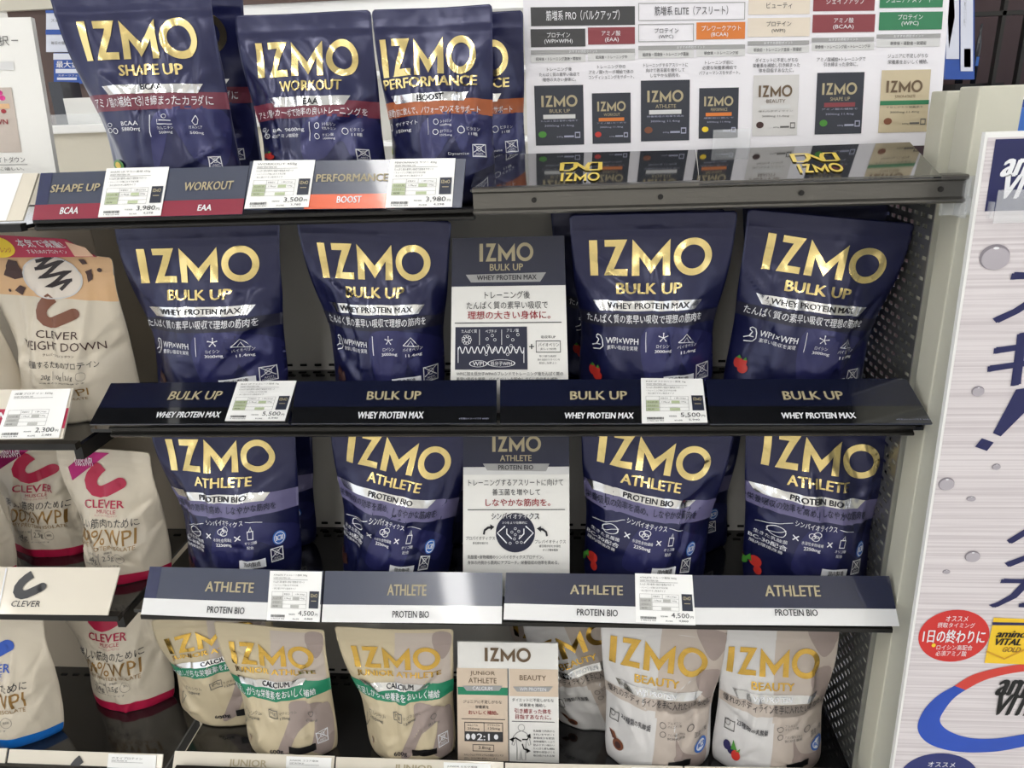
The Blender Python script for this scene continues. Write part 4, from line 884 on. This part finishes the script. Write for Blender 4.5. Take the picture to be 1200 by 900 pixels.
ks = dict(TL=(57, -8), TR=(246, -14), ML=(118, 196), MR=(270, 192), Zs=ZS[0], seed=43, Yt=.05, Yb=.04, depth=.045)
Rs = ref(**ks); SPS = art_make(Rs, spec_small(Rs, dict(band='red_band', bandy=(108, 128, 120, 255), fig=[(184, 133), (262, 130), (268, 190), (235, 192), (215, 165), (200, 150), (188, 192), (180, 192)], logo=(95, 23, 231, 69), title=('SHAPE UP', (138, 75, 213, 88)),
     rib=[(129, 112), (233, 106), (239, 96), (122, 101)], rt=('BCAA', (166, 98, 190, 105)), txt=[('アミノ酸の補給で引き締まったカラダに', (112, 112, 250, 124)), ('BCAA', (143, 142, 161, 147)), ('5880mg', (144, 149, 166, 154.5)), ('カルニチン', (187, 147.5, 204, 151)), ('500mg', (188, 153, 203, 157)), ('ガルシニア', (219, 147, 237, 150.5)), ('500mg', (221, 154, 238, 158))],
     ln=[[(178, 135), (178, 160)], [(227, 135), (223, 142), (226, 146), (230, 145), (231, 140), (227, 135)], [(188, 140), (188, 145), (203, 145)], [(190, 141), (202, 141)]], rings=[(127, 144, 132, 149), (133, 150, 139, 157), (128, 150, 132, 156), (192, 134, 197, 139)], rec=(243, 183, 260, 197), fr=(133, 187, 146, 200)), 'lime'))

# ---- top shelf
g0 = 'navy pouches standing on the top shelf'
P = Pouch(**dict(ks, TL=(88, -22), TR=(283, -16), ML=(150, 196), MR=(297, 190), Yt=.12, Yb=.13, seed=44))
pouch('stand_up_pouch', P, 'navy_film', SPS, 'navy pouch almost hidden behind the big leftmost navy pouch of the top shelf', group=g0)
pouch('stand_up_pouch', Pouch(**ks), 'navy_film', SPS, 'big leftmost navy pouch on the top shelf with a dark red printed band', group=g0)
pouch('stand_up_pouch', Pouch(**kw), 'navy_film', SPW, 'narrower navy pouch with dark red band, right of the big leftmost pouch, top shelf', group=g0)
P = Pouch(**dict(kp, TL=(476, 20), TR=(613, 12), ML=(495, 186), MR=(615, 182), Yt=.115, Yb=.12, seed=45))
pouch('stand_up_pouch', P, 'navy_film', SPP, 'half-hidden navy pouch with an orange band, beside the left edge of the white chart', group=g0)
pouch('stand_up_pouch', Pouch(**kp), 'navy_film', SPP, 'front navy pouch with a full orange printed band on the top shelf', group=g0)
# ---- second shelf
g1 = 'navy pouches standing on the second shelf'
KB = dict(Zs=ZS[1], Yt=.09, Yb=.078)
pouch('stand_up_pouch', Pouch(TL=(133, 263), TR=(327, 257), ML=(172, 445), MR=(327, 447), seed=1, pinch=.025, **KB), 'navy_film', SPB['choc'], 'leftmost navy pouch on the second shelf, beside the peach topped pouch', group=g1)
pouch('stand_up_pouch', Pouch(TL=(345, 253), TR=(529, 259), ML=(386, 445), MR=(516, 445), seed=2, pinch=.03, **KB), 'navy_film', SPB['choc'], 'second navy pouch on the second shelf, directly left of the information card', group=g1)
pouch('stand_up_pouch', Pouch(TL=(645, 246), TR=(850, 244), ML=(662, 445), MR=(825, 443), seed=5, Zs=ZS[1], Yt=.165, Yb=.165, depth=.035), 'navy_film', SPB['strawberry'], 'dark pouch hidden behind the navy pouch right of the second-shelf card', group=g1)
pouch('stand_up_pouch', Pouch(pinch=.03, **kb), 'navy_film', SPB['strawberry'], 'upright navy pouch on the second shelf directly right of the information card', group=g1)
pouch('stand_up_pouch', Pouch(TL=(870, 240), TR=(1045, 240), ML=(880, 440), MR=(1015, 440), seed=6, Zs=ZS[1], Yt=.165, Yb=.165, depth=.035), 'navy_film', SPB['strawberry'], 'dark pouch hidden behind the tilted navy pouch at the right end of the second shelf', group=g1)
pouch('stand_up_pouch', Pouch(TL=(877, 244), TR=(1073, 262), ML=(856, 440), MR=(1017, 455), seed=7, pinch=.02, rot=-4.5, **KB), 'navy_film', SPB['strawberry'], 'tilted navy pouch at the right end of the second shelf, with a strawberry picture', group=g1)
# ---- third shelf
g2 = 'navy pouches standing on the third shelf'
KA = dict(Zs=ZS[2], Yt=.088, Yb=.066)
pouch('stand_up_pouch', Pouch(TL=(200, 490), TR=(366, 492), ML=(238, 655), MR=(364, 662), seed=12, Zs=ZS[2], Yt=.16, Yb=.155, depth=.035), 'navy_film', SPA['choc'], 'navy pouch mostly hidden behind the leftmost navy pouch of the third shelf', group=g2)
pouch('stand_up_pouch', Pouch(**ka), 'navy_film', SPA['choc'], 'leftmost navy pouch on the third shelf with a lilac band', group=g2)
pouch('stand_up_pouch', Pouch(TL=(400, 490), TR=(555, 494), ML=(415, 655), MR=(540, 662), seed=13, Zs=ZS[2], Yt=.16, Yb=.155, depth=.035), 'navy_film', SPA['choc'], 'dark navy pouch hidden behind the tilted pouch left of the third-shelf card', group=g2)
pouch('stand_up_pouch', Pouch(TL=(386, 478), TR=(555, 496), ML=(396, 650), MR=(524, 668), seed=14, rot=-7, **KA), 'navy_film', SPA['choc'], 'tilted navy pouch with a lilac band left of the third-shelf information card', group=g2)
pouch('stand_up_pouch', Pouch(TL=(690, 488), TR=(870, 490), ML=(705, 655), MR=(850, 662), seed=17, Zs=ZS[2], Yt=.16, Yb=.155, depth=.035), 'navy_film', SPA['mixed'], 'dark navy pouch hidden in the shade behind the pouch right of the third-shelf card', group=g2)
pouch('stand_up_pouch', Pouch(TL=(680, 475), TR=(863, 496), ML=(686, 648), MR=(830, 668), seed=15, rot=-6, **KA), 'navy_film', SPA['mixed'], 'navy pouch with a lilac band directly right of the third-shelf information card', group=g2)
pouch('stand_up_pouch', Pouch(TL=(873, 478), TR=(1062, 492), ML=(877, 655), MR=(1028, 668), seed=16, rot=-5, **KA), 'navy_film', SPA['mixed'], 'navy pouch with a lilac band at the right end of the third shelf', group=g2)
# ---- bottom shelf
g3 = 'cream pouches with a green band on the bottom shelf'; g4 = 'white and mauve pouches on the bottom shelf'
pouch('stand_up_pouch', Pouch(TL=(176, 728), TR=(318, 710), ML=(216, 872), MR=(330, 858), seed=22, rot=8, Zs=ZS[3], Yt=.13, Yb=.11, depth=.04), 'cream_film', SPJ, 'cream pouch with a green band leaning at the left, partly covered by its neighbour', group=g3)
pouch('stand_up_pouch', Pouch(TL=(249, 729), TR=(380, 738), ML=(286, 878), MR=(390, 888), seed=23, Zs=ZS[3], Yt=.07, Yb=.046, depth=.042), 'cream_film', SPJ, 'cream pouch with a green band overlapping the leaning cream pouch', group=g3)
pouch('stand_up_pouch', Pouch(**kj), 'cream_film', SPJ, 'cream pouch with a green band standing alone left of the beige card', group=g3)
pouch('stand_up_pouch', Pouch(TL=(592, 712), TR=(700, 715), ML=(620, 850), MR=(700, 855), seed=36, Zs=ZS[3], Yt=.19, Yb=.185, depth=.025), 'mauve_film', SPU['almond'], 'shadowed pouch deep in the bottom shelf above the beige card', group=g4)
pouch('stand_up_pouch', Pouch(TL=(612, 731), TR=(738, 703), ML=(650, 888), MR=(756, 868), seed=33, rot=12, Zs=ZS[3], Yt=.13, Yb=.125, depth=.045), 'white_film', SPU['almond'], 'white and mauve pouch leaning left behind the beige card', group=g4)
pouch('stand_up_pouch', Pouch(TL=(703, 716), TR=(853, 734), ML=(711, 866), MR=(834, 886), seed=34, rot=-4, Zs=ZS[3], Yt=.07, Yb=.048, depth=.042), 'white_film', SPU['almond'], 'upright white and mauve pouch with an almond picture, middle of three', group=g4)
pouch('stand_up_pouch', Pouch(**ku), 'white_film', SPU['blue'], 'white and mauve pouch with a berry picture, right end of the bottom shelf', group=g4)

# ---- ivory pouches of the neighbouring unit
def spec_clever(S, foot='crimson', stripe=True):
    B = S.B
    L = [('hook_mark', 'crimson' if foot == 'crimson' else 'blue_mark', 'b', True, [crescent(B(99, 546, 147, 583), .2)]),
     ('title_lettering', 'crimson' if foot == 'crimson' else 'blue_mark', 'b', False, [T('CLEVER', B(100, 586, 145, 596), .02), T('MUSCLE', B(113, 598, 135, 602.5), .01), T('クレバーマッスルプロテイン', B(110, 604, 136, 606.5), 0)]),
     ('tagline', 'dark_ink', 'b', False, [T('美しい筋肉のために', B(87, 609, 163, 620), .01)]),
     ('gold_lettering', 'gold_ink', 'b', True, [T('100%WPI', B(91, 622, 160, 640), .0), T('WHEY PROTEIN ISOLATE', B(94, 641, 160, 645.5), .01)]),
     ('small_lettering', 'grey_ink', 'b', False, [T('24g', B(105, 652, 114, 660), 0), T('2.5g', B(120, 652, 131, 660), 0), T('たんぱく質', B(104, 648, 116, 650.5), 0), T('低糖質', B(121, 648, 129, 650.5), 0), rect(B(117, 648, 117.5, 661)), ring(B(133, 649, 145, 661), .06, 24), T('無添加', B(136, 653, 142, 656), 0), T('※写真はイメージです', B(103, 663, 140, 665), 0)]),
     ('foot_band', 'crimson' if foot == 'crimson' else 'blue_film', 'a', True, [rect((0, 0, 1, .075))])]
    if stripe: L.append(('corner_stripe', 'magenta_foil', 'b', True, [poly(S.P((80, 547), (85, 563), (128, 530), (100, 528)))])); L.append(('stripe_lettering', 'white_ink', 'c', False, [T('100%WPI', B(88, 536, 108, 546), .0, 0)]))
    return L
ZK = ZL[2]
kc = dict(TL=(66, 524), TR=(176, 530), ML=(88, 662), MR=(190, 664), Zs=ZK, seed=51, Yt=.1, Yb=.085, depth=.045)
Rc = ref(**kc); SPC = art_make(Rc, spec_clever(Rc)); SPD = art_make(Rc, spec_clever(Rc, 'blue', False)); SPE = art_make(Rc, spec_clever(Rc, 'crimson', False))
g5 = 'ivory pouches at the left edge'
pouch('stand_up_pouch', Pouch(TL=(-25, 520), TR=(102, 514), ML=(12, 662), MR=(110, 655), seed=52, Zs=ZK, Yt=.15, Yb=.145, depth=.035), 'ivory_film', SPC, 'ivory pouch with red hook mark, half covered, left edge beside the third shelf', group=g5)
pouch('stand_up_pouch', Pouch(**kc), 'ivory_film', SPC, 'ivory pouch with red hook mark and magenta corner stripe, front one beside the third shelf', group=g5)
pouch('stand_up_pouch', Pouch(TL=(-80, 560), TR=(-6, 560), ML=(-60, 660), MR=(6, 660), seed=55, Zs=ZK, Yt=.09, Yb=.08, depth=.04), 'ivory_film', SPE, 'sliver of an ivory pouch at the very left edge beside the third shelf', group=g5)
kd = dict(TL=(62, 690), TR=(182, 682), ML=(102, 826), MR=(195, 820), Zs=ZL[3], seed=53, Yt=.15, Yb=.135, depth=.045)
pouch('stand_up_pouch', Pouch(**kd), 'ivory_film', SPE, 'ivory pouch with a red foot standing on the black bottom shelf under the hook sign', group=g5)
pouch('stand_up_pouch', Pouch(TL=(-75, 715), TR=(49, 718), ML=(-45, 850), MR=(62, 856), seed=54, Zs=ZL[3], Yt=.07, Yb=.06, depth=.045), 'ivory_film', SPD, 'ivory pouch with a blue foot at the bottom left edge', group=g5)
# weight pouch with peach top
kz = dict(TL=(-18, 288), TR=(131, 302), ML=(5, 430), MR=(149, 444), Zs=ZL[1], seed=61, Yt=.09, Yb=.08, depth=.045)
Rz = ref(**kz); B = Rz.B; S = Rz
sw = [(42, 306), (62, 301), (41, 315), (76, 306), (46, 325), (84, 318), (54, 336), (85, 328), (68, 341)]
zz = []
for i in range(len(sw)-1):
    for t in np.linspace(0, 1, 6)[:-1]:
        q = t*t*(3-2*t); zz.append((sw[i][0]+(sw[i+1][0]-sw[i][0])*t, sw[i][1]+(sw[i+1][1]-sw[i][1])*q))
spz = [('peach_print', 'peach_film', 'a', True, [rect((0, S.inv(70, 350)[1], 1, 1))]),
 ('plate_picture', 'plate', 'b', True, [disc(B(27, 296, 97, 351), 36)]), ('plate_rim', 'white_film', 'c', False, [ring(B(27, 296, 97, 351), .06, 36)]),
 ('syrup_swirl', 'chocolate_dark', 'c', False, [stroke(S.P(*zz), .026, S.asp)]),
 ('chocolate_picture', 'chocolate', 'c', False, [poly(S.P((5, 322), (10, 304), (20, 306), (26, 316), (28, 325), (18, 327))), poly(S.P((17, 340), (24, 334), (31, 337), (26, 346))), poly(S.P((100, 318), (108, 315), (109, 327), (104, 331))), poly(S.P((92, 304), (98, 302), (103, 309), (97, 310))), disc(B(114, 314, 120, 319), 8), disc(B(10, 338, 13, 342), 8)]),
 ('hook_mark', 'choc_light', 'b', True, [crescent(B(42, 349, 93, 385), .2)]),
 ('title_lettering', 'chocolate', 'b', False, [T('CLEVER', B(43, 389, 93, 398), .01), T('WEIGHT DOWN', B(27, 402, 125, 412), .005), T('クレバーウエイトダウン', B(49, 416, 88, 419), 0)]),
 ('small_lettering', 'dark_ink', 'b', False, [T('減量するためのプロテイン', B(34, 425, 117, 433), .005), T('20g', B(49, 440, 58, 446), 0), T('10g', B(65, 440, 73, 446), 0), T('2.1g', B(78, 440, 87, 446), 0), ring(B(90, 436, 100, 446), .06, 20), rect(B(61, 436, 61.5, 446)), rect(B(75, 436, 75.5, 446)), T('※1食あたり30gの数値です', B(47, 448, 100, 450), 0)]),
 ('gold_lettering', 'gold_ink', 'b', False, [T('100%WPI', B(45, 455, 103, 464), 0), T('PROTEIN ISOLATE', B(50, 466, 103, 469), 0)])]
AZ = art_make(Rz, spz)
rz_ = pouch('stand_up_pouch', Pouch(**kz), 'ivory_film', AZ, 'ivory and peach pouch with a chocolate syrup picture, left edge beside the second shelf')
hd = Quad(atY(-25, 302, .074), atY(113, 301, .074), atY(76, 280, .076), atY(-25, 274, .076))
hc = slab(hd, rz_, 'header_card', 'crimson', .0012)
put(hd, rz_, 'header_lettering', 'white_ink', [T('本気で減量!', hd.B(20, 281, 72, 290), .02), T('するためのプロテイン', hd.B(32, 292.5, 78, 297), .01)], .0006)
put(hd, rz_, 'header_spot', 'yellow', disc(hd.B(-16, 278, 17, 302), 24), .0005); put(hd, rz_, 'spot_lettering', 'crimson', [T('チャレンジ', hd.B(-8, 290, 14, 296), .02)], .001)
put(hd, rz_, 'waist_picture', 'skin_print', poly(hd.P((88, 300.5), (110, 300.5), (100, 290), (76, 283))), .0005)
pouch('stand_up_pouch', Pouch(TL=(-100, 330), TR=(-22, 330), ML=(-90, 440), MR=(13, 455), seed=63, Zs=ZL[1], Yt=.085, Yb=.08, depth=.04), 'ivory_film', SPE, 'sliver of an ivory pouch at the left edge next to the peach topped pouch', group=g5)
Pm = Pouch(TL=(15, 268), TR=(105, 268), ML=(60, 440), MR=(150, 440), seed=62, Zs=ZL[1], Yt=.16, Yb=.16, depth=.035)
pouch('stand_up_pouch', Pm, 'back_beige', [('title_lettering', 'dark_ink', 'b', ([*[]], []))][:0], 'dull khaki pouch in shade behind the peach topped pouch', group=g5)

# ------------------------------------------------------------------ big leaning sign on the right
YG = -.05
SG = Quad(atY(1045, 900, YG), atY(1045, 900, YG)+np.array([.36, 0, 0]), atY(1155, 155, YG)+np.array([.373, 0, 0]), atY(1155, 155, YG))
d = (SG.c[0]-SG.c[3]); k_ = (SG.c[0][2]-.004)/-d[2]      # carry the board down to the floor
rg = thing('sign_board', (.62, YG, 0), 'tall silvery sign board with navy lettering and a red disc standing at the right', 'sign')
full = Quad(SG.c[0]+d*k_, SG.c[1]+(SG.c[1]-SG.c[2])*k_, SG.c[2], SG.c[3])
slab(full, rg, 'board', 'foam_white', .006); put(full, rg, 'face_print', 'brushed_print', rect((.006, .002, .995, .997)), .0003)
B = SG.B; S = SG
put(S, rg, 'navy_square', 'sign_navy', rect((S.inv(1160, 205)[0], S.inv(1175, 247)[1], .9, S.inv(1175, 163)[1])), .0006)
sq = S.inv(1150, 247), S.inv(1172, 163)
def it(s, b, m, nm='lettering', off=.001, sh=.35, bold=.05): put(S, rg, nm, m, T(s, B(*b), bold, sh), off)
it('amino', (1172, 177, 1262, 206), 'white_ink'); it('VITAL', (1169, 203, 1256, 232), 'white_ink')
it('ス', (1166, 318, 1250, 378), 'sign_navy', sh=.1); it('ギ', (1155, 383, 1240, 452), 'sign_navy', sh=.15); put(S, rg, 'lettering', 'sign_navy', [poly(S.P((1163, 507), (1172, 511), (1203, 480), (1216, 452), (1190, 456))), poly(S.P((1150, 513), (1164, 518), (1156, 528), (1142, 523)))], .001)
it('タ', (1174, 600, 1250, 664), 'sign_navy', sh=.15); it('カ', (1161, 668, 1242, 712), 'sign_navy', sh=.15)
for i, b in enumerate([(1147, 286, 1183, 316), (1138, 452, 1153, 464), (1099, 559, 1118, 574), (1132, 581, 1143, 587), (1130, 645, 1148, 658), (1104, 667, 1113, 672), (1162, 543, 1172, 550)]):
    x0, y0, x1, y1 = B(*b); dr = put(S, rg, 'water_drop', 'drop_shade', disc((x0, y0, x1, y1), 24), .0008)
    put(S, dr, 'drop_face', 'drop', disc((x0+(x1-x0)*.08, y0, x1, y1-(y1-y0)*.12), 24), .0011)
    put(S, dr, 'drop_glint', 'white_ink', disc((x0+(x1-x0)*.4, y1-(y1-y0)*.2, x0+(x1-x0)*.6, y1-(y1-y0)*.1), 10), .0014)
dc = put(S, rg, 'red_disc', 'disc_red', disc(B(1076, 714, 1159, 775), 40), .0008)
put(S, dc, 'disc_lettering', 'white_ink', [T('オススメ', B(1108, 721, 1134, 727.5), .01), T('摂取タイミング', B(1098, 729, 1142, 735), .01), T('1日の終わりに', B(1081, 737, 1154, 753), .04), T('ロイシン高配合', B(1097, 755, 1139, 761), .01), T('必須アミノ酸', B(1096, 762, 1132, 768), .01)], .0012)
put(S, dc, 'disc_dot', 'yellow', disc(B(1091, 753, 1096, 757.5), 12), .0013)
# tapering swoosh
cx, cy = S.inv(1215, 830); V = []; Fc = []; 
px_out = [(1200, 777), (1170, 782), (1140, 790), (1118, 803), (1098, 815), (1082, 832), (1075, 850), (1080, 864), (1095, 874), (1120, 880), (1150, 881), (1180, 878), (1225, 868)]
px_in = [(1200, 786), (1176, 790), (1152, 797), (1131, 808), (1117, 818), (1106, 832), (1101, 843), (1106, 852), (1118, 859), (1136, 864), (1158, 865), (1180, 863), (1225, 855)]
def smooth_(P, i0, i1):
    out = []
    for i in range(i0, i1-1):
        p = [np.array(P[max(0, min(len(P)-1, j))], float) for j in (i-1, i, i+1, i+2)]
        for t in np.linspace(0, 1, 7)[:-1]:
            out.append(S.inv(*(.5*(2*p[1]+(p[2]-p[0])*t+(2*p[0]-5*p[1]+4*p[2]-p[3])*t*t+(3*p[1]-p[0]-3*p[2]+p[3])*t**3))))
    return out+[S.inv(*P[i1-1])]
def ribbon_(i0, i1, m, nm):
    a = smooth_(px_out, i0, i1); b = smooth_(px_in, i0, i1); V = np.array(a+b); n = len(a)
    put(S, rg, nm, m, (V, [(i, i+1, n+i+1, n+i) for i in range(n-1)]), .0009)
ribbon_(0, 4, 'ring_red', 'red_swoosh'); ribbon_(3, 13, 'ring_blue', 'blue_swoosh')
it('amino', (1166, 789, 1250, 815), 'black_ink', off=.0013); it('VITAL', (1161, 813, 1240, 838), 'black_ink', off=.0013)
bx = put(S, rg, 'box_picture', 'box_yellow', poly(S.P((1153, 776), (1260, 780), (1260, 727), (1164, 723))), .0012)
put(S, bx, 'box_band', 'sign_navy', poly(S.P((1162, 731.5), (1222, 732), (1222, 729), (1162, 728))), .0016)
put(S, bx, 'box_fold', 'box_shade', stroke(S.P((1155, 762), (1176, 771), (1200, 760), (1225, 752)), .006, S.asp), .0016)
put(S, bx, 'box_lettering', 'black_ink', [T('amino', B(1166, 738, 1204, 746), .04, .3), T('VITAL', B(1163, 747, 1198, 755), .04, .3)], .0018)
put(S, bx, 'box_gold_lettering', 'gold_ink', T('GOLD', B(1173, 757, 1196, 763), .02, .3), .0018)
dn = put(S, rg, 'navy_disc', 'disc_navy', disc(B(1053, 882, 1146, 940), 40), .0008)
put(S, dn, 'disc_lettering', 'white_ink', [T('オススメ', B(1087, 892, 1119, 898), .01), T('摂取タイミング', B(1074, 900, 1128, 907), .01)], .0012)
# clear clip on the post holding the sign
a, b = atY(1116, 213, -.02), atY(1138, 258, -.02)
cl = thing('clear_clip', tuple(b), 'clear plastic holder on the cream upright gripping the silvery sign', 'clip')
x0, z0 = atY(1112, 255, -.01)[0], atY(1112, 256, -.01)[2]; x1 = atY(1143, 230, -.01)[0]; z1 = atY(1122, 209, -.01)[2]
box('plate', x0, .0095, z0, x1+.05, .0115, z1, 'clear_plastic', cl)
box('lip', x0+.012, -.012, z0, x0+.014, .0095, z1, 'clear_plastic', cl)
box('flap', x0+.015, -.0585, z0+.002, x0+.075, -.0572, z0+.03, 'clear_plastic', cl)
box('arm', x0+.012, -.058, z0+.006, x0+.014, -.012, z0+.02, 'clear_plastic', cl)

# ------------------------------------------------------------------ shop behind the shelf
def at_box(name, px, Y, d, m, parent, **k):
    x0, y0, x1, y1 = px; a, b = atY(x0, y1, Y), atY(x1, y0, Y); return box(name, a[0], Y, a[2], b[0], Y+d, b[2], m, parent, **k)
# brown display wall behind the left end
fl = lambda x, y, Y: atY(x, y, Y)
bw = thing('display_wall', (-.95, 1.3, 0), 'brown display wall with posters behind the left end of the top shelf', 'display')
a, b = fl(35, 130, 1.3), fl(130, 8, 1.3)
box('panel', a[0], 1.3, 0, b[0]+.2, 1.34, b[2], 'panel_brown', bw); box('top_trim', a[0]-.02, 1.28, b[2], b[0]+.22, 1.36, b[2]+.03, 'aisle_cream', bw)
def poster(px, Y, face, label, prints, d=.006):
    x0, y0, x1, y1 = px; q = Quad(atY(x0, y1, Y), atY(x1, y1, Y), atY(x1, y0, Y), atY(x0, y0, Y))
    r = thing('poster', tuple((q.c[0]+q.c[1])/2), label, 'poster'); slab(q, r, 'sheet', face, d)
    for nm, m, sh in prints: put(q, r, nm, m, sh, .002)
    return r
poster((54, 12, 118, 61), 1.28, 'poster_white', 'white poster with a blue line on the brown wall, beside the big navy pouch', [('blue_line', 'poster_blue', [rect((0, .42, 1, .54)), rect((0, .93, 1, 1))]), ('fine_print', 'grey_ink', [T('スポーツサプリ', (.1, .72, .6, .8)), T('毎日の健康づくり', (.1, .18, .6, .26))])])
poster((63, 62, 118, 98), 1.27, 'poster_blue', 'blue poster with white lettering on the brown wall, below the white one', [('white_panel', 'poster_white', [rect((0, .78, 1, .98)), rect((.05, .34, 1, .48)), rect((.08, .12, .5, .2))]), ('lettering', 'white_ink', [T('最大金額', (.06, .52, .7, .74), .04), T('スポーツフェア', (.1, .24, .6, .3))])])
c1_ = thing('cream_cabinet', (-.75, .95, 0), 'cream cabinet with a pale edge behind the left navy pouch', 'cabinet')
a, b = fl(46, 200, .95), fl(160, 148, .95)
box('body', a[0]-.1, .95, 0, b[0]+.3, 1.2, b[2]-.01, 'aisle_cream', c1_); box('worktop', a[0]-.12, .93, b[2]-.01, b[0]+.32, 1.22, b[2]+.008, 'card_bright', c1_, bevel=.003)
box('clear_edge', a[0]-.1, .945, b[2]+.008, b[0]+.3, .95, b[2]+.03, 'clear_plastic', c1_)
tr = thing('product_box', tuple(atY(85, 140, .98)), 'small white box on the cream cabinet behind the navy pouch', 'box')
a, b = atY(78, 135, .985), atY(112, 112, .985); z0 = c1_.location[2]
zt = fl(160, 148, .95)[2]+.0085
box('carton', a[0], .985, zt, b[0], 1.06, zt+.055, 'card', tr); box('dark_window', a[0]-.03, .99, zt, a[0]-.001, 1.06, zt+.09, 'bottle_black', tr)
# long bright wall shelving seen over the top between the pouches
fw = thing('wall_shelving', (0, 4.2, 0), 'pale wall shelving far behind the pouches, with white canopy standing for ceiling lights', 'shelf')
a, b = fl(240, 40, 4.2), fl(620, 15, 4.2)
box('back_panel', -3.4, 4.4, 0, 3.4, 4.45, 2.15, 'wall_paint', fw)
box('canopy', -3.4, 4.0, 2.02, 3.4, 4.4, 2.10, 'card_bright', fw); box('canopy_edge', -3.4, 3.98, 2.1, 3.4, 4.4, 2.13, 'panel_brown', fw)  # white canopy added to stand for the streak of distant ceiling lights
for z in (.5, .9, 1.3, 1.7): box('shelf', -3.4, 4.05, z, 3.4, 4.4, z+.025, 'card_bright', fw)
rnd = random.Random(9)
cols = ['poster_white', 'badge_blue', 'aisle_cream', 'crimson', 'box_yellow', 'green_band', 'card']
# big lit canopy over the neighbouring aisle, top left
cv = thing('aisle_canopy', (-1.6, 2.2, 0), 'pale canopy end of another aisle in the top left corner', 'canopy')
a = fl(0, 22, 2.2); b = fl(58, 0, 2.2)
box('post', a[0]-.5, 2.2, 0, a[0]-.38, 2.3, 2.6, 'aisle_cream', cv); box('fascia', a[0]-.5, 2.15, a[2]-.02, b[0]+.1, 2.3, 2.6, 'wall_paint', cv)
# right background: peg display with bottles, posters and blue trays
rd = thing('display_rack', (1.1, .9, 0), 'dark display rack with glass door behind the cream upright, top right', 'rack')
a, b = fl(1100, 118, .9), fl(1200, -40, .9)
box('back_panel', a[0]-.05, 1.1, 0, b[0]+.6, 1.12, 2.0, 'dark_maroon', rd)
zt = fl(1150, 110, .9)[2]
box('tray', a[0]+.05, .85, zt-.03, b[0]+.6, 1.1, zt-.01, 'poster_blue', rd); box('rail', a[0]+.05, .83, zt-.012, b[0]+.6, .85, zt+.004, 'card_bright', rd)
c = fl(1168, 60, .95); box('door_frame', c[0], .95, zt, c[0]+.007, .965, 2.0, 'steel_dark', rd)
c = fl(1197, 60, .95); box('door_frame', c[0], .95, zt, c[0]+.007, .965, 2.0, 'steel_dark', rd)
c = fl(1100, 20, .97); box('cross_rail', c[0], .95, fl(1150, 20, .97)[2], c[0]+.3, .965, fl(1150, 20, .97)[2]+.008, 'steel_dark', rd)
for i, (px0, px1, top) in enumerate([(1142, 1160, 26), (1124, 1143, 32)]):
    a, b = fl(px0, 98, 1.0), fl(px1, top, 1.0); r = (b[0]-a[0])/2; cx = (a[0]+b[0])/2; zb = a[2]; H = b[2]-zb
    prof = [(0, 0), (r, 0), (r, H*.62), (r*.8, H*.74), (r*.42, H*.82), (r*.42, H*.98), (0, H)]
    V = []; n = 16
    for rr, z in prof: V += [(cx+rr*math.cos(2*math.pi*k/n), 1.02+rr*math.sin(2*math.pi*k/n), zb+z) for k in range(n)]
    Fc = [(j*n+k, j*n+(k+1) % n, (j+1)*n+(k+1) % n, (j+1)*n+k) for j in range(len(prof)-1) for k in range(n)]
    bt = thing('bottle', (cx, 1.02, zb), ['black bottle with a red cap spot in the rack behind the upright', 'black bottle beside the blue poster in the rack behind the upright'][i], 'bottle'); mesh('bottle_body', V, Fc, 'bottle_black', bt, True)
    V, Fc = boxes([(cx-r*.5, 1.02-r*1.08, zb+H*.3, cx+r*.5, 1.02-r*.9, zb+H*.45)]); mesh('bottle_label', V, Fc, 'crimson' if i == 1 else 'badge_blue', bt)
# shelf for the bottles
box('bottle_shelf', fl(1112, 98, 1.0)[0], .97, fl(1142, 98, 1.0)[2]-.012, fl(1168, 98, 1.0)[0], 1.1, fl(1142, 98, 1.0)[2], 'steel_black', rd)
poster((1108, -30, 1142, 93), .6, 'poster_blue', 'blue and white hanging poster right of the product chart', [('white_panel', 'poster_white', [rect((.0, .2, .45, 1)), rect((.5, .08, .93, 1))]), ('figure_print', 'violet_dark', poly([(.1, .3), (.3, .6), (.25, .95), (.12, .95), (.05, .6)])), ('fine_print', 'grey_ink', [rect((.62, .12, .85, .3)), T('プロテイン', (.6, .5, .7, .9), 0)])])
ctr = thing('blister_pack', tuple(fl(1165, 145, .7)), 'grey blister pack hanging over the blue tray behind the sign', 'package')
a, b = fl(1160, 147, .7), fl(1189, 118, .7)
box('blister', a[0], .68, a[2], b[0], .72, b[2], 'steel_grey', ctr, bevel=.008); box('backing', a[0]-.004, .72, a[2]-.01, b[0]+.004, .724, b[2]+.01, 'clear_plastic', ctr)
bt = thing('blue_box', (fl(1185, 140, .8)[0], .8, 0), 'blue carton display behind the sign at the right edge', 'box')
a, b = fl(1150, 158, .76), fl(1215, 126, .76); box('carton', a[0], .76, 0, b[0], .84, b[2], 'badge_blue', bt)
# what shows through the slotted side panel: blue cartons on the next unit
nb = thing('blue_carton', (.72, .12, 0), 'tall blue carton seen through the slotted steel side panel', 'box'); box('carton', .56, .12, 0, .8, .2, 1.40, 'badge_blue', nb)
